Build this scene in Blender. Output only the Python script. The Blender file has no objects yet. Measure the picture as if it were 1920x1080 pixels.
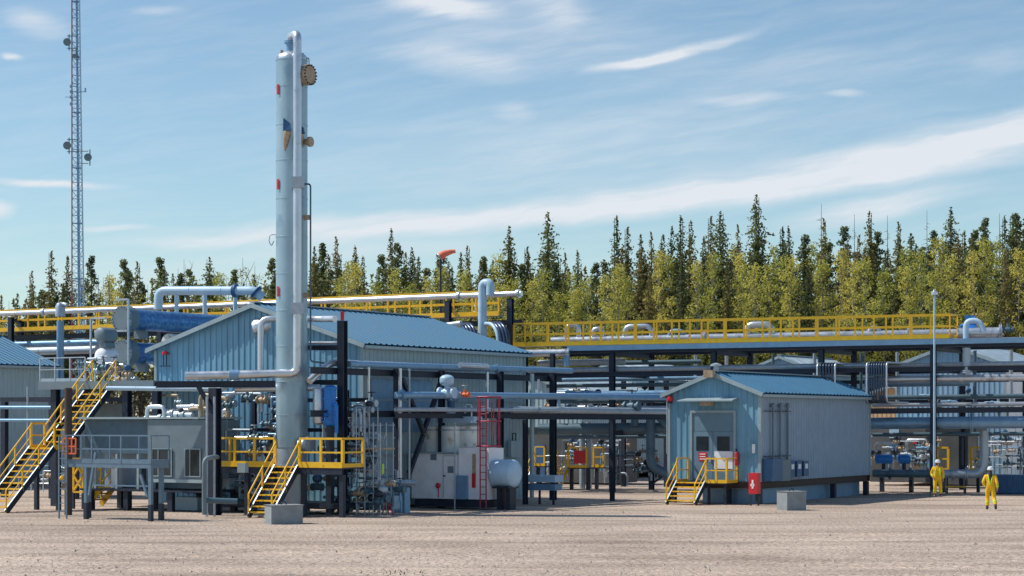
import bpy, math, random
from mathutils import Vector, Matrix
S = bpy.context.scene
COL = S.collection
# ------------------------------------------------------------------ camera, sky, sun, exposure
FPX, EYE, HY = 3800.0, 3.65, 790.0          # focal length in photo pixels, eye height, horizon row
cd = bpy.data.cameras.new('camera'); cam = bpy.data.objects.new('camera', cd); COL.objects.link(cam)
cam.location = (0, 0, EYE); cam.rotation_euler = (math.radians(90), 0, 0)
cd.sensor_width = 36; cd.lens = FPX / 1920 * 36; cd.shift_y = (HY - 540) / 1920
cd.clip_start = 0.5; cd.clip_end = 4000
S.camera = cam
S.render.resolution_x, S.render.resolution_y = 1024, 576
SUN = Vector((-13.4, 1.7, 17.5)).normalized()     # towards the sun
ELEV = math.asin(SUN.z); AZ = math.atan2(SUN.x, SUN.y)
sd = bpy.data.lights.new('sun', 'SUN'); sun = bpy.data.objects.new('sun', sd); COL.objects.link(sun)
sd.energy = 3.0; sd.angle = math.radians(0.5); sd.color = (1.0, 0.94, 0.84)
sun.rotation_euler = SUN.to_track_quat('Z', 'Y').to_euler(); sun.location = (-40, 10, 60)
S.view_settings.view_transform = 'Standard'; S.view_settings.look = 'None'
S.view_settings.exposure = 0.55; S.view_settings.gamma = 1
try: S.view_settings.use_curve_mapping = False
except Exception: pass

def build_world():
    w = bpy.data.worlds.new('World'); S.world = w; w.use_nodes = True
    nt = w.node_tree; N = nt.nodes; L = nt.links
    for n in list(N): N.remove(n)
    def math_(op, a, b=None, c=None, clamp=False):
        n = N.new('ShaderNodeMath'); n.operation = op; n.use_clamp = clamp
        for i, x in enumerate((a, b, c)):
            if x is None: continue
            if isinstance(x, (int, float)): n.inputs[i].default_value = x
            else: L.new(x, n.inputs[i])
        return n.outputs[0]
    sky = N.new('ShaderNodeTexSky'); sky.sky_type = 'NISHITA'; sky.sun_disc = False
    sky.sun_elevation = ELEV; sky.sun_rotation = AZ; sky.altitude = 700
    sky.air_density = 1.0; sky.dust_density = 0.6; sky.ozone_density = 1.6
    tint = N.new('ShaderNodeMix'); tint.data_type = 'RGBA'; tint.blend_type = 'MULTIPLY'
    tint.inputs[0].default_value = 1; L.new(sky.outputs[0], tint.inputs[6]); tint.inputs[7].default_value = (0.905, 0.99, 0.965, 1)
    tc = N.new('ShaderNodeTexCoord'); sp = N.new('ShaderNodeSeparateXYZ'); L.new(tc.outputs['Generated'], sp.inputs[0])
    y = math_('MAXIMUM', sp.outputs[1], 0.03)
    a = math_('DIVIDE', sp.outputs[0], y); b = math_('DIVIDE', sp.outputs[2], y)
    cb = N.new('ShaderNodeCombineXYZ')
    L.new(math_('MULTIPLY_ADD', a, 3.8, 0.96), cb.inputs[0])        # thousandths of a radian-ish, left to right
    L.new(math_('MULTIPLY_ADD', b, -3.8, 0.79), cb.inputs[1])       # downwards from above
    # slow warp so that no band has a ruled edge
    nz = N.new('ShaderNodeTexNoise'); nz.inputs['Scale'].default_value = 3.2; nz.inputs['Detail'].default_value = 5
    L.new(cb.outputs[0], nz.inputs['Vector'])
    sub = N.new('ShaderNodeVectorMath'); sub.operation = 'SUBTRACT'; L.new(nz.outputs['Color'], sub.inputs[0]); sub.inputs[1].default_value = (.5, .5, .5)
    mul = N.new('ShaderNodeVectorMath'); mul.operation = 'MULTIPLY'; L.new(sub.outputs[0], mul.inputs[0]); mul.inputs[1].default_value = (.16, .05, 0)
    add = N.new('ShaderNodeVectorMath'); L.new(cb.outputs[0], add.inputs[0]); L.new(mul.outputs[0], add.inputs[1])
    wv = add.outputs[0]
    # fibres along the wind
    mp = N.new('ShaderNodeMapping'); mp.vector_type = 'TEXTURE'; L.new(wv, mp.inputs[0])
    mp.inputs['Rotation'].default_value = (0, 0, -0.16); mp.inputs['Scale'].default_value = (0.35, 0.045, 1)
    fb = N.new('ShaderNodeTexNoise'); fb.inputs['Scale'].default_value = 1.6; fb.inputs['Detail'].default_value = 8; fb.inputs['Roughness'].default_value = .6
    L.new(mp.outputs[0], fb.inputs['Vector'])
    fib = N.new('ShaderNodeMapRange'); L.new(fb.outputs[0], fib.inputs[0]); fib.inputs[1].default_value = .30; fib.inputs[2].default_value = .62; fib.inputs[3].default_value = .5; fib.inputs[4].default_value = 1.0
    bands = [(640, 428, 520, 34, -.07, .8), (1180, 378, 620, 40, -.10, 1.1), (1680, 305, 600, 52, -.13, 1.15), (1900, 240, 380, 44, -.16, .8), (350, 452, 200, 16, -.03, .5),
             (1640, 388, 260, 34, -.19, .8), (1260, 98, 190, 16, -.28, .95), (1200, 118, 120, 14, -.2, .6), (830, 15, 150, 32, .12, .9), (1040, 22, 90, 50, .1, .5), (850, 120, 190, 42, .12, .5),
             (970, 210, 60, 26, 0, .35), (1400, 180, 110, 14, -.05, .55), (1605, 172, 60, 10, 0, .6), (90, 341, 170, 11, .05, .95), (200, 429, 90, 9, -.02, .6), (0, 392, 48, 26, .1, 1.0),
             (55, 42, 80, 34, .15, .55), (12, 108, 30, 10, .1, .8), (290, 18, 70, 14, 0, .3), (1880, 110, 120, 30, -.1, .3), (660, 470, 420, 40, -.05, .3), (1100, 270, 700, 110, -.1, .30), (960, 60, 420, 110, .12, .32), (1500, 130, 420, 60, -.05, .18), (300, 520, 500, 50, 0, .25)]
    tot = None
    for cx, cy, l, wd, an, st in bands:
        m = N.new('ShaderNodeMapping'); m.vector_type = 'TEXTURE'; L.new(wv, m.inputs[0])
        m.inputs['Location'].default_value = (cx / 1000, cy / 1000, 0); m.inputs['Rotation'].default_value = (0, 0, an)
        m.inputs['Scale'].default_value = (l / 1000, wd / 1000, 1)
        ln = N.new('ShaderNodeVectorMath'); ln.operation = 'LENGTH'; L.new(m.outputs[0], ln.inputs[0])
        mr = N.new('ShaderNodeMapRange'); mr.interpolation_type = 'SMOOTHSTEP'; L.new(ln.outputs['Value'], mr.inputs[0])
        mr.inputs[1].default_value = 1.05; mr.inputs[2].default_value = 0.1; mr.inputs[3].default_value = 0; mr.inputs[4].default_value = st
        tot = mr.outputs[0] if tot is None else math_('ADD', tot, mr.outputs[0])
    # overall thin veil, denser low down
    veil = N.new('ShaderNodeMapRange'); L.new(fb.outputs[0], veil.inputs[0]); veil.inputs[1].default_value = .42; veil.inputs[2].default_value = .75; veil.inputs[3].default_value = 0; veil.inputs[4].default_value = .16
    tot = math_('MULTIPLY', tot, fib.outputs[0]); tot = math_('ADD', tot, veil.outputs[0])
    front = math_('GREATER_THAN', sp.outputs[1], 0.05); tot = math_('MULTIPLY', tot, front)
    tot = math_('MINIMUM', tot, 0.93)
    mx = N.new('ShaderNodeMix'); mx.data_type = 'RGBA'; L.new(tot, mx.inputs[0]); L.new(tint.outputs[2], mx.inputs[6]); mx.inputs[7].default_value = (6.1, 6.4, 6.8, 1)
    bg = N.new('ShaderNodeBackground'); bg.inputs[1].default_value = 0.088; L.new(mx.outputs[2], bg.inputs[0])
    out = N.new('ShaderNodeOutputWorld'); L.new(bg.outputs[0], out.inputs[0])
build_world()

# ------------------------------------------------------------------ geometry of the place
TH = math.atan2(.507, .862)
U = Vector((math.cos(TH), -math.sin(TH), 0)); V = Vector((math.sin(TH), math.cos(TH), 0)); Zv = Vector((0, 0, 1))
def W(px, py, Z): return Vector(((px - 960) / FPX * Z, Z, EYE + (HY - py) / FPX * Z))
def G(px, Z, z=0.0): return Vector(((px - 960) / FPX * Z, Z, z))
class Frame:                                  # the plant grid, turned against the camera
    def __init__(s, px, Z): s.o = G(px, Z)
    def p(s, u, v, z): return s.o + U * u + V * v + Zv * z
    def u(s, px): k = (px - 960) / FPX; return (k * s.o.y - s.o.x) / (U.x - k * U.y)
    def v(s, px): k = (px - 960) / FPX; return (k * s.o.y - s.o.x) / (V.x - k * V.y)
    def z(s, py, u=0, v=0): q = s.p(u, v, 0); return EYE + (HY - py) / FPX * q.y
R = random.Random(7)

# ------------------------------------------------------------------ materials
def mat(name, col, rough=.6, metal=0., var=.12, scale=2.5, bump=0., bscale=30, streak=0., rnd=0., emit=None, trans=0., wear=None, stretch=None):
    m = bpy.data.materials.new(name); m.use_nodes = True
    nt = m.node_tree; N = nt.nodes; L = nt.links; b = N['Principled BSDF']
    b.inputs['Roughness'].default_value = rough; b.inputs['Metallic'].default_value = metal
    tc = N.new('ShaderNodeTexCoord'); vec = tc.outputs['Object']
    if stretch:
        mp = N.new('ShaderNodeMapping'); mp.inputs['Scale'].default_value = stretch; L.new(vec, mp.inputs[0]); svec = mp.outputs[0]
    else: svec = vec
    nz = N.new('ShaderNodeTexNoise'); nz.inputs['Scale'].default_value = scale; nz.inputs['Detail'].default_value = 6; L.new(svec, nz.inputs['Vector'])
    r = N.new('ShaderNodeValToRGB'); L.new(nz.outputs[0], r.inputs[0])
    r.color_ramp.elements[0].position = .3; r.color_ramp.elements[1].position = .7
    c0 = [max(0, c * (1 - var)) for c in col]; c1 = [min(1, c * (1 + var)) for c in col]
    r.color_ramp.elements[0].color = (*c0, 1); r.color_ramp.elements[1].color = (*c1, 1)
    cur = r.outputs[0]
    if wear:
        n2 = N.new('ShaderNodeTexNoise'); n2.inputs['Scale'].default_value = wear[1]; n2.inputs['Detail'].default_value = 8; L.new(vec, n2.inputs['Vector'])
        mr = N.new('ShaderNodeMapRange'); mr.inputs[1].default_value = wear[2]; mr.inputs[2].default_value = wear[2] + .08; L.new(n2.outputs[0], mr.inputs[0])
        mx = N.new('ShaderNodeMix'); mx.data_type = 'RGBA'; L.new(mr.outputs[0], mx.inputs[0]); L.new(cur, mx.inputs[6]); mx.inputs[7].default_value = (*wear[0], 1); cur = mx.outputs[2]
    if rnd:
        oi = N.new('ShaderNodeObjectInfo'); mr = N.new('ShaderNodeMapRange'); L.new(oi.outputs['Random'], mr.inputs[0]); mr.inputs[3].default_value = 1 - rnd; mr.inputs[4].default_value = 1 + rnd
        hs = N.new('ShaderNodeHueSaturation'); L.new(mr.outputs[0], hs.inputs['Value']); L.new(cur, hs.inputs['Color'])
        mr2 = N.new('ShaderNodeMapRange'); L.new(oi.outputs['Random'], mr2.inputs[0]); mr2.inputs[3].default_value = .5 + rnd * .05; mr2.inputs[4].default_value = .5 - rnd * .09; L.new(mr2.outputs[0], hs.inputs['Hue']); cur = hs.outputs[0]
    L.new(cur, b.inputs['Base Color'])
    rr = N.new('ShaderNodeMapRange'); L.new(nz.outputs[0], rr.inputs[0]); rr.inputs[3].default_value = max(.05, rough - .12); rr.inputs[4].default_value = min(1, rough + .15); L.new(rr.outputs[0], b.inputs['Roughness'])
    if bump:
        n3 = N.new('ShaderNodeTexNoise'); n3.inputs['Scale'].default_value = bscale; n3.inputs['Detail'].default_value = 4; L.new(vec, n3.inputs['Vector'])
        bp = N.new('ShaderNodeBump'); bp.inputs['Strength'].default_value = bump; bp.inputs['Distance'].default_value = .03; L.new(n3.outputs[0], bp.inputs['Height']); L.new(bp.outputs[0], b.inputs['Normal'])
    if emit: b.inputs['Emission Color'].default_value = (*col, 1); b.inputs['Emission Strength'].default_value = emit
    if trans: b.inputs['Transmission Weight'].default_value = trans
    return m
M = dict(
 siding=mat('blue_siding', (.17, .36, .50), .45, .1, .17, 1.2, stretch=(3, 3, .35), wear=((.14, .30, .42), .8, .62)),
 siding2=mat('teal_and_shade_siding', (.38, .50, .54), .5, .1, .10, 1.2, stretch=(3, 3, .35)),  # teal; on blue buildings' side walls it puts the shade into the colour
 siding3=mat('pale_blue_siding', (.27, .42, .56), .5, .1, .1, 1.2, stretch=(3, 3, .35)),
 roof=mat('blue_metal_roof', (.04, .17, .30), .62, .05, .12, 1.5),
 roofw=mat('pale_metal_roof', (.42, .52, .58), .35, .5, .15, 1.5),
 trim=mat('grey_trim', (.33, .42, .46), .5, .2, .08),
 silver=mat('aluminium_jacket', (.62, .66, .72), .34, .75, .10, 2.0, wear=((.40, .42, .46), 1.5, .60)),
 galv=mat('galvanised_steel', (.42, .49, .56), .5, .5, .12, 5),
 bluepipe=mat('blue_grey_pipe', (.20, .36, .54), .4, .35, .12, 3),
 bluejack=mat('bright_blue_jacket', (.06, .19, .42), .35, .4, .2, 4, wear=((.12, .30, .52), 6, .5)),
 blue=mat('bright_blue_paint', (.015, .20, .62), .4, 0, .15, 4),
  panelblue=mat('slate_blue_panel', (.075, .14, .20), .5, .1, .15, 3),
 dkblue=mat('dark_blue_paint', (.04, .12, .25), .45, .1, .15, 3),
 slate=mat('slate_duct_paint', (.09, .16, .21), .5, .2, .12, 2),
 dullgalv=mat('dull_blue_galvanised', (.15, .23, .31), .55, .2, .12, 5),
 shade=mat('shade_brown_grey', (.10, .105, .11), .6, .1, .3, .6),  # dark walls: background shade put into the cladding colour
 slatesh=mat('dark_insulated_pipe', (.045, .07, .12), .25, .5, .2, 3),
 dark=mat('navy_steel', (.018, .028, .052), .5, .1, .25, 3),
 black=mat('black_rubber', (.012, .012, .014), .6, 0, .2),
 brown=mat('primer_brown_steel', (.07, .05, .045), .6, .1, .3, 1.5),
 yellow=mat('safety_yellow', (.86, .50, .02), .45, 0, .10, 4, wear=((.55, .27, .02), 3, .66)),
 orange=mat('safety_orange', (.75, .15, .03), .5),
 red=mat('signal_red', (.62, .02, .03), .4, 0, .1),
 redpink=mat('crimson_ladder_paint', (.40, .04, .08), .45, 0, .12),
 white=mat('white_paint', (.86, .88, .92), .45, 0, .08, 2, wear=((.52, .54, .58), 1.2, .64)),
 bluewhite=mat('pale_blue_paint', (.42, .60, .76), .4, 0, .10, 2),
 cream=mat('cream_tank_paint', (.82, .82, .76), .45, 0, .10, 3, wear=((.50, .44, .30), 2, .58)),
 tan=mat('bare_tan_steel', (.42, .32, .22), .55, .2, .25, 6),
 tanwall=mat('tan_plywood', (.50, .34, .20), .7, 0, .15, 3),
 column=mat('column_cladding', (.33, .46, .54), .38, .5, .20, 1.0, stretch=(1, 1, .4), wear=((.27, .40, .50), .7, .56)),
 concrete=mat('grey_concrete', (.26, .29, .31), .85, 0, .16, 3, bump=.3, bscale=20),
 cabinet=mat('slate_cabinet', (.17, .23, .27), .55, .15, .12, 2),
 greywall=mat('shade_grey_wall', (.28, .38, .50), .42, .1, .08, 2),  # same siding as the gable, the side's shade put into the colour
 glass=mat('dark_glass', (.02, .03, .04), .15, 0, .2),
 door=mat('slate_door_paint', (.14, .24, .32), .45, 0, .08),
 lime=mat('lime_reflective', (.50, .85, .05), .5, 0, .05),
 cover=mat('yellow_coverall', (.85, .50, .01), .8, 0, .12, 6, bump=.3, bscale=12),
 skin=mat('skin', (.50, .28, .20), .55, 0, .05),
 hair=mat('dark_hair', (.03, .02, .018), .6, 0, .2, 20),
 boot=mat('dark_boot', (.035, .03, .035), .6),
 helmet=mat('white_helmet', (.75, .80, .86), .3, 0, .03),
 bark=mat('conifer_bark', (.19, .145, .115), .9, 0, .25, 3, rnd=.2),
 palebark=mat('pale_bark', (.28, .27, .23), .9, 0, .25, 3, rnd=.15),
 spruce=mat('spruce_needles', (.15, .175, .068), .75, 0, .35, .9, rnd=.35),
 spruce2=mat('yellow_spruce_needles', (.225, .205, .065), .75, 0, .35, .9, rnd=.30),  # yellower green for every second spruce and the far wood
 pine=mat('pine_needles', (.165, .195, .070), .75, 0, .35, .9, rnd=.30),
 aspen=mat('aspen_leaves', (.56, .54, .12), .7, 0, .22, 1.1, rnd=.22),
 dead=mat('dead_needles', (.20, .145, .10), .9, 0, .35, .8, rnd=.3),
 twig=mat('grey_twigs', (.17, .16, .15), .9, 0, .2, 2, rnd=.2),
 grass=mat('weed_leaves', (.08, .14, .03), .8, 0, .3),
)
# leaves let a little light through
for k in ('spruce', 'spruce2', 'pine', 'aspen'):
    nt = M[k].node_tree; b = nt.nodes['Principled BSDF']; tr = nt.nodes.new('ShaderNodeBsdfTranslucent'); ms = nt.nodes.new('ShaderNodeMixShader'); ms.inputs[0].default_value = .45
    src = b.inputs['Base Color'].links[0].from_socket; nt.links.new(src, tr.inputs[0]); nt.links.new(b.outputs[0], ms.inputs[1]); nt.links.new(tr.outputs[0], ms.inputs[2])
    nt.links.new(ms.outputs[0], nt.nodes['Material Output'].inputs[0])

# ------------------------------------------------------------------ mesh builder
def fillet(pts, rad):
    if len(pts) < 3 or rad <= 0: return pts
    out = [pts[0]]
    for i in range(1, len(pts) - 1):
        a, b, c = pts[i - 1], pts[i], pts[i + 1]
        d1 = (a - b); d2 = (c - b); r = min(rad, d1.length * .49, d2.length * .49)
        p1 = b + d1.normalized() * r; p2 = b + d2.normalized() * r
        for k in range(6):
            t = k / 5; out.append((1 - t) ** 2 * p1 + 2 * t * (1 - t) * b + t * t * p2)
    out.append(pts[-1]); return out
class MB:
    def __init__(s): s.v = []; s.f = []; s.sm = []
    def poly(s, pts, smooth=False):
        n = len(s.v); s.v += [Vector(p) for p in pts]; s.f.append(tuple(range(n, n + len(pts)))); s.sm.append(smooth)
    def hexa(s, p):                            # p: 4 bottom, 4 top
        n = len(s.v); s.v += [Vector(q) for q in p]
        for f in ((3, 2, 1, 0), (4, 5, 6, 7), (0, 1, 5, 4), (1, 2, 6, 5), (2, 3, 7, 6), (3, 0, 4, 7)):
            s.f.append(tuple(n + i for i in f)); s.sm.append(False)
        return s
    def box(s, c, x, y, z):
        c, x, y, z = map(Vector, (c, x, y, z))
        return s.hexa([c - x - y - z, c + x - y - z, c + x + y - z, c - x + y - z, c - x - y + z, c + x - y + z, c + x + y + z, c - x + y + z])
    def fb(s, F, u0, u1, v0, v1, z0, z1):
        return s.hexa([F.p(u0, v0, z0), F.p(u1, v0, z0), F.p(u1, v1, z0), F.p(u0, v1, z0), F.p(u0, v0, z1), F.p(u1, v0, z1), F.p(u1, v1, z1), F.p(u0, v1, z1)])
    def beam(s, p, q, w, h=None):
        h = w if h is None else h; p = Vector(p); q = Vector(q); d = (q - p); l = d.length; d.normalize()
        side = d.cross(Zv)
        if side.length < .05: side = U.copy()
        side.normalize(); up = side.cross(d)
        return s.box((p + q) / 2, d * l / 2, side * w / 2, up * h / 2)
    def ibeam(s, p, q, w, h):
        p = Vector(p); q = Vector(q); d = (q - p); l = d.length; d.normalize(); side = d.cross(Zv)
        if side.length < .05: side = U.copy()
        side.normalize(); up = side.cross(d); c = (p + q) / 2; t = .12 * h
        s.box(c + up * (h / 2 - t / 2), d * l / 2, side * w / 2, up * t / 2); s.box(c - up * (h / 2 - t / 2), d * l / 2, side * w / 2, up * t / 2)
        return s.box(c, d * l / 2, side * w * .09, up * (h / 2 - t))
    def tube(s, pts, r, seg=12, bend=0, cap=True, r2=None):
        pts = fillet([Vector(p) for p in pts], bend); n0 = len(s.v); m = len(pts); prev = None
        for i, p in enumerate(pts):
            d = ((pts[i + 1] - p) if i == 0 else (p - pts[i - 1]) if i == m - 1 else (pts[i + 1] - pts[i - 1])).normalized()
            if prev is None:
                a = d.cross(Zv); a = U.copy() if a.length < .05 else a
            else: a = prev - d * prev.dot(d)
            a.normalize(); prev = a; b = d.cross(a); rr = r if r2 is None else r + (r2 - r) * i / (m - 1)
            for k in range(seg):
                an = 2 * math.pi * k / seg; s.v.append(p + a * math.cos(an) * rr + b * math.sin(an) * rr)
        for i in range(m - 1):
            for k in range(seg):
                s.f.append((n0 + i * seg + k, n0 + i * seg + (k + 1) % seg, n0 + (i + 1) * seg + (k + 1) % seg, n0 + (i + 1) * seg + k)); s.sm.append(True)
        if cap:
            c0 = s.v[n0:n0 + seg]; c1 = s.v[n0 + (m - 1) * seg:n0 + m * seg]; n = len(s.v); s.v += [v.copy() for v in c0 + c1]
            s.f.append(tuple(n + k for k in reversed(range(seg)))); s.sm.append(False)
            s.f.append(tuple(n + seg + k for k in range(seg))); s.sm.append(False)
        return s
    def lathe(s, o, ax, prof, seg=24):          # prof: (radius, distance along axis); rings split where the profile has a corner
        o = Vector(o); ax = Vector(ax).normalized(); a = ax.cross(Zv); a = U.copy() if a.length < .05 else a
        a.normalize(); b = ax.cross(a)
        def ring(r, t):
            n = len(s.v)
            for k in range(seg):
                an = 2 * math.pi * k / seg; s.v.append(o + ax * t + (a * math.cos(an) + b * math.sin(an)) * max(r, .0005))
            return n
        last = None
        for i in range(len(prof) - 1):
            (r0, t0), (r1, t1) = prof[i], prof[i + 1]; an = math.atan2(r1 - r0, t1 - t0)
            n0 = ring(r0, t0) if last is None or abs(an - last[1]) > .6 else last[0]
            n1 = ring(r1, t1); flat = abs(t1 - t0) < .003
            for k in range(seg):
                s.f.append((n0 + k, n0 + (k + 1) % seg, n1 + (k + 1) % seg, n1 + k)); s.sm.append(not flat)
            last = (n1, an)
        return s
    def cap(s, r, h, t0, sign, n=6): return [(r * math.cos(i / n * math.pi / 2), t0 + sign * h * math.sin(i / n * math.pi / 2)) for i in range(n + 1)]
    def vessel(s, p, q, r, dome=.35, seg=24):
        p = Vector(p); q = Vector(q); l = (q - p).length
        prof = list(reversed(s.cap(r, r * dome, 0, -1))) + s.cap(r, r * dome, l, 1)
        return s.lathe(p, q - p, prof, seg)
    def build(s, name, m, parent=None, origin=None):
        me = bpy.data.meshes.new(name)
        if parent is None:
            if origin is None:
                xs = [v.x for v in s.v]; ys = [v.y for v in s.v]; zs = [v.z for v in s.v]
                origin = Vector(((min(xs) + max(xs)) / 2, (min(ys) + max(ys)) / 2, min(zs)))
            mt = Matrix.Translation(origin); inv = mt.inverted()
        else: inv = WM[parent.name].inverted()
        me.from_pydata([inv @ v for v in s.v], [], s.f); me.polygons.foreach_set('use_smooth', s.sm); me.materials.append(m); me.update()
        o = bpy.data.objects.new(name, me); COL.objects.link(o)
        if parent is None: o.location = origin; WM[o.name] = mt
        else: o.parent = parent; WM[o.name] = WM[parent.name]
        return o
WM = {}
def tag(o, label=None, cat=None, group=None, kind=None):
    if label: o['label'] = label
    if cat: o['category'] = cat
    if group: o['group'] = group
    if kind: o['kind'] = kind
    return o
def thing(name, label, cat, loc, rz=0, group=None):
    o = bpy.data.objects.new(name, None); COL.objects.link(o); o.empty_display_size = .3
    o.location = loc; o.rotation_euler = (0, 0, rz); WM[o.name] = Matrix.Translation(Vector(loc)) @ Matrix.Rotation(rz, 4, 'Z')
    return tag(o, label, cat, group)
def copy_tree(o, loc=None, parent=None, scale=None, rz=None):
    c = o.copy(); COL.objects.link(c); c.parent = parent
    if loc is not None: c.location = loc
    if scale is not None: c.scale = scale
    if rz is not None: c.rotation_euler = (0, 0, rz)
    for ch in o.children: copy_tree(ch, parent=c)
    return c

# ------------------------------------------------------------------ ground
def ground_mat():
    m = bpy.data.materials.new('gravel'); m.use_nodes = True; nt = m.node_tree; N = nt.nodes; L = nt.links; b = N['Principled BSDF']
    b.inputs['Roughness'].default_value = .95
    tc = N.new('ShaderNodeTexCoord')
    def noise(sc, st=None, det=6):
        v = tc.outputs['Object']
        if st: mp = N.new('ShaderNodeMapping'); mp.inputs['Scale'].default_value = st; L.new(v, mp.inputs[0]); v = mp.outputs[0]
        n = N.new('ShaderNodeTexNoise'); n.inputs['Scale'].default_value = sc; n.inputs['Detail'].default_value = det; L.new(v, n.inputs['Vector']); return n.outputs[0]
    def ramp(src, stops):
        r = N.new('ShaderNodeValToRGB'); L.new(src, r.inputs[0]); e = r.color_ramp.elements
        while len(e) < len(stops): e.new(.5)
        for i, (p, c) in enumerate(stops): e[i].position = p; e[i].color = (*c, 1)
        return r.outputs[0]
    def mix(t, a, bb, bt='MIX'):
        x = N.new('ShaderNodeMix'); x.data_type = 'RGBA'; x.blend_type = bt
        if isinstance(t, (int, float)): x.inputs[0].default_value = t
        else: L.new(t, x.inputs[0])
        L.new(a, x.inputs[6]); L.new(bb, x.inputs[7]); return x.outputs[2]
    base = ramp(noise(.12, (1, .6, 1)), [(.3, (.395, .31, .25)), (.7, (.52, .42, .345))])
    fine = ramp(noise(9, None, 8), [(.34, (.42, .40, .39)), (.5, (1, 1, 1)), (.68, (1.5, 1.48, 1.45))])
    c = mix(.85, base, fine, 'MULTIPLY')
    trk = ramp(noise(.55, (.16, .9, 1), 7), [(.34, (.66, .63, .61)), (.50, (1, 1, 1)), (.66, (1.18, 1.16, 1.14))])     # wheel and grader marks running across the yard
    c = mix(.8, c, trk, 'MULTIPLY')
    damp = ramp(noise(.35, (.5, 1, 1), 5), [(.52, (1, 1, 1)), (.64, (.72, .70, .69))])
    c = mix(.7, c, damp, 'MULTIPLY'); L.new(c, b.inputs['Base Color'])
    bp = N.new('ShaderNodeBump'); bp.inputs['Strength'].default_value = .9; bp.inputs['Distance'].default_value = .09
    ad = N.new('ShaderNodeMath'); ad.operation = 'MULTIPLY_ADD'; L.new(noise(.55, (.16, .9, 1), 7), ad.inputs[0]); ad.inputs[1].default_value = 1.2; L.new(noise(7, None, 8), ad.inputs[2])
    L.new(ad.outputs[0], bp.inputs['Height']); L.new(bp.outputs[0], b.inputs['Normal']); return m
M['gravel'] = ground_mat()
g = MB()
def gz(x, y):      # slight ruts near the viewer, dead flat under the plant
    k = max(0, min(1, (72 - y) / 12)); return k * (.022 * math.sin(y * .55 + 1.3 * math.sin(x * .22 + y * .1)) + .018 * math.sin(y * 1.7 + x * .35 + 2 * math.sin(x * .11)) - .03)
xs = [-900, -300, -100] + [-30 + 1.5 * i for i in range(41)] + [100, 300, 900]
ys = [-60, 0, 30] + [38 + .3 * i for i in range(120)] + [76, 90, 120, 160, 300, 900, 2600]
nx = len(xs)
g.v = [Vector((x, y, gz(x, y))) for y in ys for x in xs]
for j in range(len(ys) - 1):
    for i in range(nx - 1): g.f.append((j * nx + i, j * nx + i + 1, (j + 1) * nx + i + 1, (j + 1) * nx + i)); g.sm.append(True)
tag(g.build('ground', M['gravel'], origin=Vector((0, 0, 0))), 'pale brown gravel yard running up to the plant', 'ground', kind='structure')
fl = MB(); fl.v = [Vector(p) for p in ((-400, 132, .02), (400, 132, .02), (400, 600, .02), (-400, 600, .02))]; fl.f = [(0, 1, 2, 3)]; fl.sm = [False]
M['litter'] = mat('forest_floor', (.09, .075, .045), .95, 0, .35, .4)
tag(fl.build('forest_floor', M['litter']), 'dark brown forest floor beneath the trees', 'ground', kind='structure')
st = MB()
for i in range(7000):
    y = 44 + 38 * R.random() ** 1.3; x = R.uniform(-.27, .27) * y; s_ = R.uniform(.012, .035) * (1 + (R.random() < .03) * 1.2); c = Vector((x, y, gz(x, y) + s_ * .2))
    n = len(st.v); a0 = R.random() * 6
    for k in range(4): a = a0 + k * 1.57 + R.uniform(-.3, .3); st.v.append(c + Vector((math.cos(a) * s_ * R.uniform(.7, 1.3), math.sin(a) * s_ * R.uniform(.7, 1.3), -s_ * .3)))
    st.v.append(c + Vector((R.uniform(-.3, .3) * s_, R.uniform(-.3, .3) * s_, s_ * .75)))
    for k in range(4): st.f.append((n + k, n + (k + 1) % 4, n + 4)); st.sm.append(False)
M['stone'] = mat('loose_stone', (.42, .36, .31), .9, 0, .35, 1.3)
tag(st.build('loose_stones', M['stone']), 'loose stones scattered over the gravel yard', 'stones', kind='stuff')
gr = MB()
for cx, cz, n in ((742, 48.8, 14), (722, 49.0, 6), (1310, 49.5, 3)):
    for i in range(n):
        c = G(cx, cz) + Vector((R.gauss(0, .35), R.gauss(0, .3), 0)); c.z = gz(c.x, c.y); a = R.random() * 6.3; h_ = R.uniform(.04, .10)
        d = Vector((math.cos(a), math.sin(a), 0)) * .02
        gr.poly([c - d, c + d, c + d * R.uniform(-2, 2) + Zv * h_ + Vector((R.uniform(-.04, .04), R.uniform(-.04, .04), 0))])
tag(gr.build('weeds', M['grass']), 'small green weeds sprouting in the gravel', 'weeds', kind='stuff')

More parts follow.
